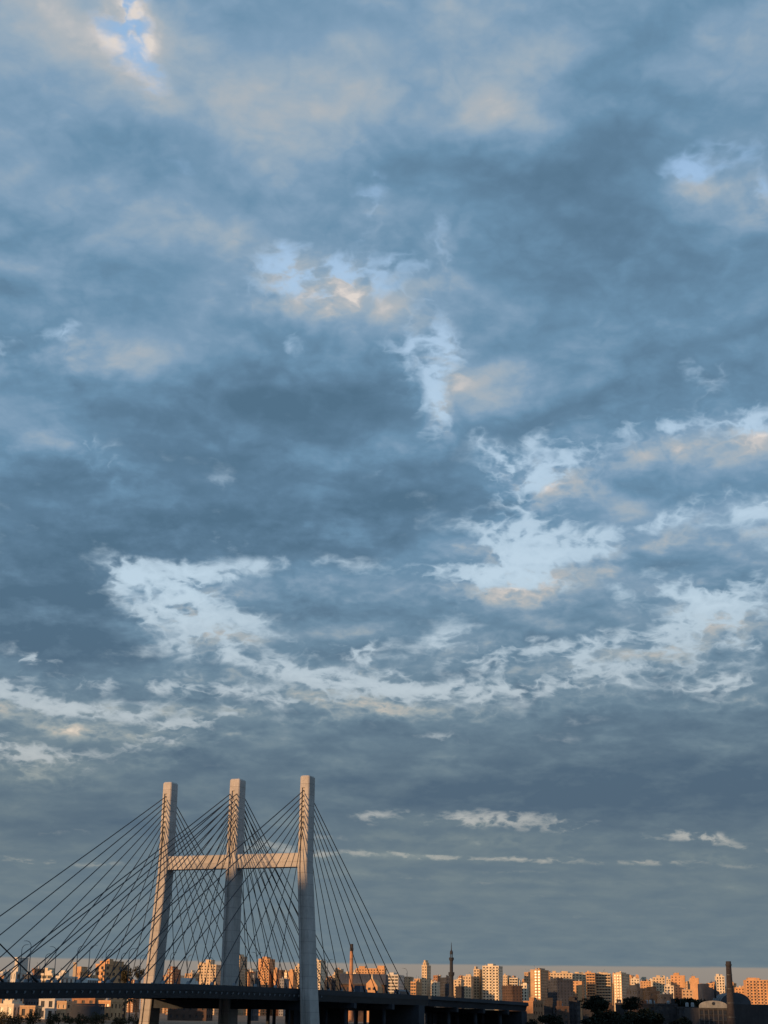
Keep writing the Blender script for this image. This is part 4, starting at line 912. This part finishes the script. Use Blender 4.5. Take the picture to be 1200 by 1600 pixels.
def tree(name, label, px, ytop, ybot_crown, wpx, Y, leaf, seed, base=None, n=1500, flat=0.0, group=None):
    r = random.Random(seed); p = at(px, ytop, Y); q = at(px, ybot_crown, Y); gz = ground_z(Y) if base is None else base
    H = p.z - gz; ch = max((p.z - q.z) / 2, .6); rx = wpx / 2 / (2524 / Y); cz = H - ch
    o = thing(name, label, 'tree', (p.x, Y, gz), r.uniform(0, 6), group)
    m, cs = crown_mesh(r, rx, ch, n, max(.28, rx * .085), 18, flat)
    m.v = [(x, y, z + cz) for x, y, z in m.v]
    m.build('crown', leaf, o)
    t = MB(); tr = max(.16, rx * .06); fork = max(cz - ch * .5, H * .25)
    t.tube((0, 0, 0), (r.uniform(-.2, .2), 0, fork), tr * 1.3, tr, 8)
    for c, _ in cs[:9]: t.tube((0, 0, fork - .1), (c.x * .9, c.y * .9, cz + c.z * .9), tr * .55, tr * .15, 5)
    t.build('trunk', M_BARK, o)
    return o
def palm(label, px, ytop, Y, seed, base, group=None):
    r = random.Random(seed); p = at(px, ytop, Y); H = p.z - base
    o = thing('palm_tree', label, 'palm', (p.x, Y, base), 0, group)
    t = MB(); pts = [Vector((.15 * math.sin(i), .1 * i * .2, H * i / 6)) for i in range(7)]
    for a, b in zip(pts, pts[1:]): t.tube(a, b, .26, .22, 7)
    t.build('trunk', M_BARK, o)
    top = pts[-1]
    for k in range(18):
        az = k * 2.4 + r.uniform(-.2, .2); lift = r.uniform(-.2, 1.1); L = r.uniform(2.6, 3.6)
        f = MB(); prev = top
        for i in range(1, 8):
            u = i / 7; d = Vector((math.cos(az), math.sin(az), 0)) * L * u + Vector((0, 0, 1)) * (lift * L * u * .7 - L * u * u * .75)
            c = top + d; side = Vector((-math.sin(az), math.cos(az), 0)) * (.5 * math.sin(math.pi * min(u + .12, 1)) + .05)
            f.quad(prev, prev + side - Vector((0, 0, .25)), c + side - Vector((0, 0, .25)), c); f.quad(prev, c, c - side - Vector((0, 0, .25)), prev - side - Vector((0, 0, .25)))
            prev = c
        f.build('frond', M_LEAFW, o)
    return o
tree('round_tree', 'dark bushy tree right beside the terracotta block behind the deck', 199, 1509, 1540, 28, 860, M_LEAFW, 1)
tree('round_tree', 'smaller dark round tree touching the far pylon leg', 217, 1509, 1530, 20, 860, M_LEAFW, 2)
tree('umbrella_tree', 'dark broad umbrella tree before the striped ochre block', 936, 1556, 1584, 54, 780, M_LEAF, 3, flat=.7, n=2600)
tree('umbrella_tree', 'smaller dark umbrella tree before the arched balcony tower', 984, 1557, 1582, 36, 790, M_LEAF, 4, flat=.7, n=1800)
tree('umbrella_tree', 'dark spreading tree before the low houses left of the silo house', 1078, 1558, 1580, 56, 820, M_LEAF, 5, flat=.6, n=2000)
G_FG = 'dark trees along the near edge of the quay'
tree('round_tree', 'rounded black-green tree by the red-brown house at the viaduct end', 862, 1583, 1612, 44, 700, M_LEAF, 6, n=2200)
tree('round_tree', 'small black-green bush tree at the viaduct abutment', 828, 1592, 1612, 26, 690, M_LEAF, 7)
tree('round_tree', 'broad black-green tree left of the pair before the shade-painted houses', 940, 1577, 1612, 70, 700, M_LEAF, 8, n=3000)
tree('round_tree', 'broad black-green tree right of the pair before the shade-painted houses', 1002, 1574, 1612, 72, 705, M_LEAF, 9, n=3000)
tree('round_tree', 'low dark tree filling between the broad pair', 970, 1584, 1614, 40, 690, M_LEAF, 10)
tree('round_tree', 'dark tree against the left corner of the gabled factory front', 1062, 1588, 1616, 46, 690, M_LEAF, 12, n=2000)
palm('palm tree with drooping dusty fronds left of the far leg base', 203, 1562, 690, 21, 7.0)
# bank bushes under the deck
for k in range(26):
    px = rnd.uniform(-6, 228); yt = rnd.uniform(1578, 1590); Y = rnd.uniform(676, 706)
    o = tree('bank_bush', 'dusty brown-green bush on the river bank below the deck', px, yt, 1604, rnd.uniform(14, 30), Y, M_LEAFW, 40 + k, n=420, group='bushes on the bank below the deck')
    o['category'] = 'bush'
# ---------------------------------------------------------------- street lamps on the deck
def lamp(px, ytop, s, label, arms=1, group=None, flip=1):
    t = t_at(px, s, at(px, ytop, 600).z if False else None)
    b = BP(s, t, deckz(t) - 1.25)
    h = at(px, ytop, b.y).z - b.z
    o = thing('street_lamp', label, 'street lamp', b, 0, group)
    m = MB(); m.tube((0, 0, 0), (0, 0, h * .9), .17, .10, 8)
    sides = (1, -1) if arms == 2 else (flip,)
    for sg in sides:
        d = DT * sg
        prev = Vector((0, 0, h * .88))
        for i in range(1, 6):
            a = i / 5 * math.pi / 2
            c = Vector((0, 0, h * .88)) + d * (1.7 * (1 - math.cos(a))) + Vector((0, 0, h * .12 * math.sin(a)))
            m.tube(prev, c, .09, .08, 6); prev = c
        hd = MB(); e = prev + d * .9
        hd.loft([[prev + Vector((0, 0, z)) + DL * y for y, z in ((-.16, -.05), (.16, -.05), (.12, .08), (-.12, .08))], [e + Vector((0, 0, z)) + DL * y for y, z in ((-.13, -.05), (.13, -.05), (.06, .03), (-.06, .03))]]).build('lamp_head', M_POLE, o)
    m.build('pole', M_POLE, o)
    return o
GL = 'street lamps on the bridge deck'
LB = 'curved single-arm street lamp standing on the deck left of the far leg'
for px, yt, s, fl in ((30, 1476, -46, 1), (44, 1470, -16, -1), (68, 1490, -56, 1), (84, 1479, -44, -1), (118, 1478, -20, 1), (137, 1477, -12, 1), (163, 1484, -16, 1), (187, 1489, -46, 1), (199, 1482, -16, 1), (217, 1492, -46, 1), (264, 1488, -46, 1), (291, 1492, -52, 1), (332, 1496, -52, -1)):
    lamp(px, yt, s, LB if px < 220 else 'curved single-arm street lamp on the deck between far and middle legs', 1, GL if px < 220 else 'street lamps between the far legs', fl)
lamp(400, 1488, -30.5, 'double-arm street lamp on the median right of the middle leg', 2)
lamp(511, 1499, -30.5, 'double-arm street lamp on the median right of the near leg', 2)
lamp(636, 1513, -20, 'single-arm street lamp by the white banded block past the last stays', 1, None, -1)
# ---------------------------------------------------------------- traffic on the deck
M_BUS = mat('bus_paint', (.05, .07, .11), .35, .05, .5, spec=.5)
M_WHITE = mat('white_vehicle_paint', (.62, .62, .60), .35, .05, .5, spec=.5)
M_TYRE = mat('tyre_rubber', (.02, .02, .02), .9, .1, 2.0)
def vehicle(name, label, cat, px, s, L, W, H, paint, cab=False):
    t = t_at(px, s); b = BP(s, t, deckz(t) - 1.245)
    o = thing(name, label, cat, b, -PSI)
    m = MB()
    if cab:
        m.loft([[(-W / 2, y, z) for y, z in ((L / 2 - 2.0, .55), (L / 2, .55), (L / 2, 1.5), (L / 2 - .5, 2.5), (L / 2 - 2.0, 2.6))], [(W / 2, y, z) for y, z in ((L / 2 - 2.0, .55), (L / 2, .55), (L / 2, 1.5), (L / 2 - .5, 2.5), (L / 2 - 2.0, 2.6))]]).build('cab', paint, o)
        MB().box(-W / 2, W / 2, -L / 2, L / 2 - 2.2, .9, H).build('cargo_box', paint, o)
    else:
        m.loft([[(x, y, z) for x, z in ((-W / 2, .4), (W / 2, .4), (W / 2, H * .8), (W / 2 - .2, H), (-W / 2 + .2, H), (-W / 2, H * .8))] for y in (-L / 2, L / 2)]).build('body', paint, o)
        for sg in (-1, 1):
            for k in range(6): MB().box(min(sg * W / 2, sg * (W / 2 + .02)), max(sg * W / 2, sg * (W / 2 + .02)), -L / 2 + .4 + k * L / 6.3, -L / 2 + .3 + (k + .85) * L / 6.3, H * .48, H * .78).build('window', M_GLASS, o)
    for y in (-L * .32, L * .32):
        for sg in (-1, 1): MB().tube((sg * (W / 2 - .25), y, .48), (sg * (W / 2 + .01), y, .48), .48, .48, 12).build('wheel', M_TYRE, o)
    return o
vehicle('bus', 'dark blue bus on the deck by the last stay cables', 'bus', 627, -3.5, 11, 2.5, 3.2, M_BUS)
vehicle('truck', 'dark box truck on the deck right of the brick chimney', 'truck', 564, -4, 8, 2.5, 3.9, M_BUS, True)
vehicle('truck', 'white box truck behind the parapet between far and middle legs', 'truck', 296, -12, 8, 2.5, 3.4, M_WHITE, True)
vehicle('minibus', 'white minibus behind the parapet below the broad terracotta block', 'minibus', 140, -6, 6, 2.1, 2.5, M_WHITE)
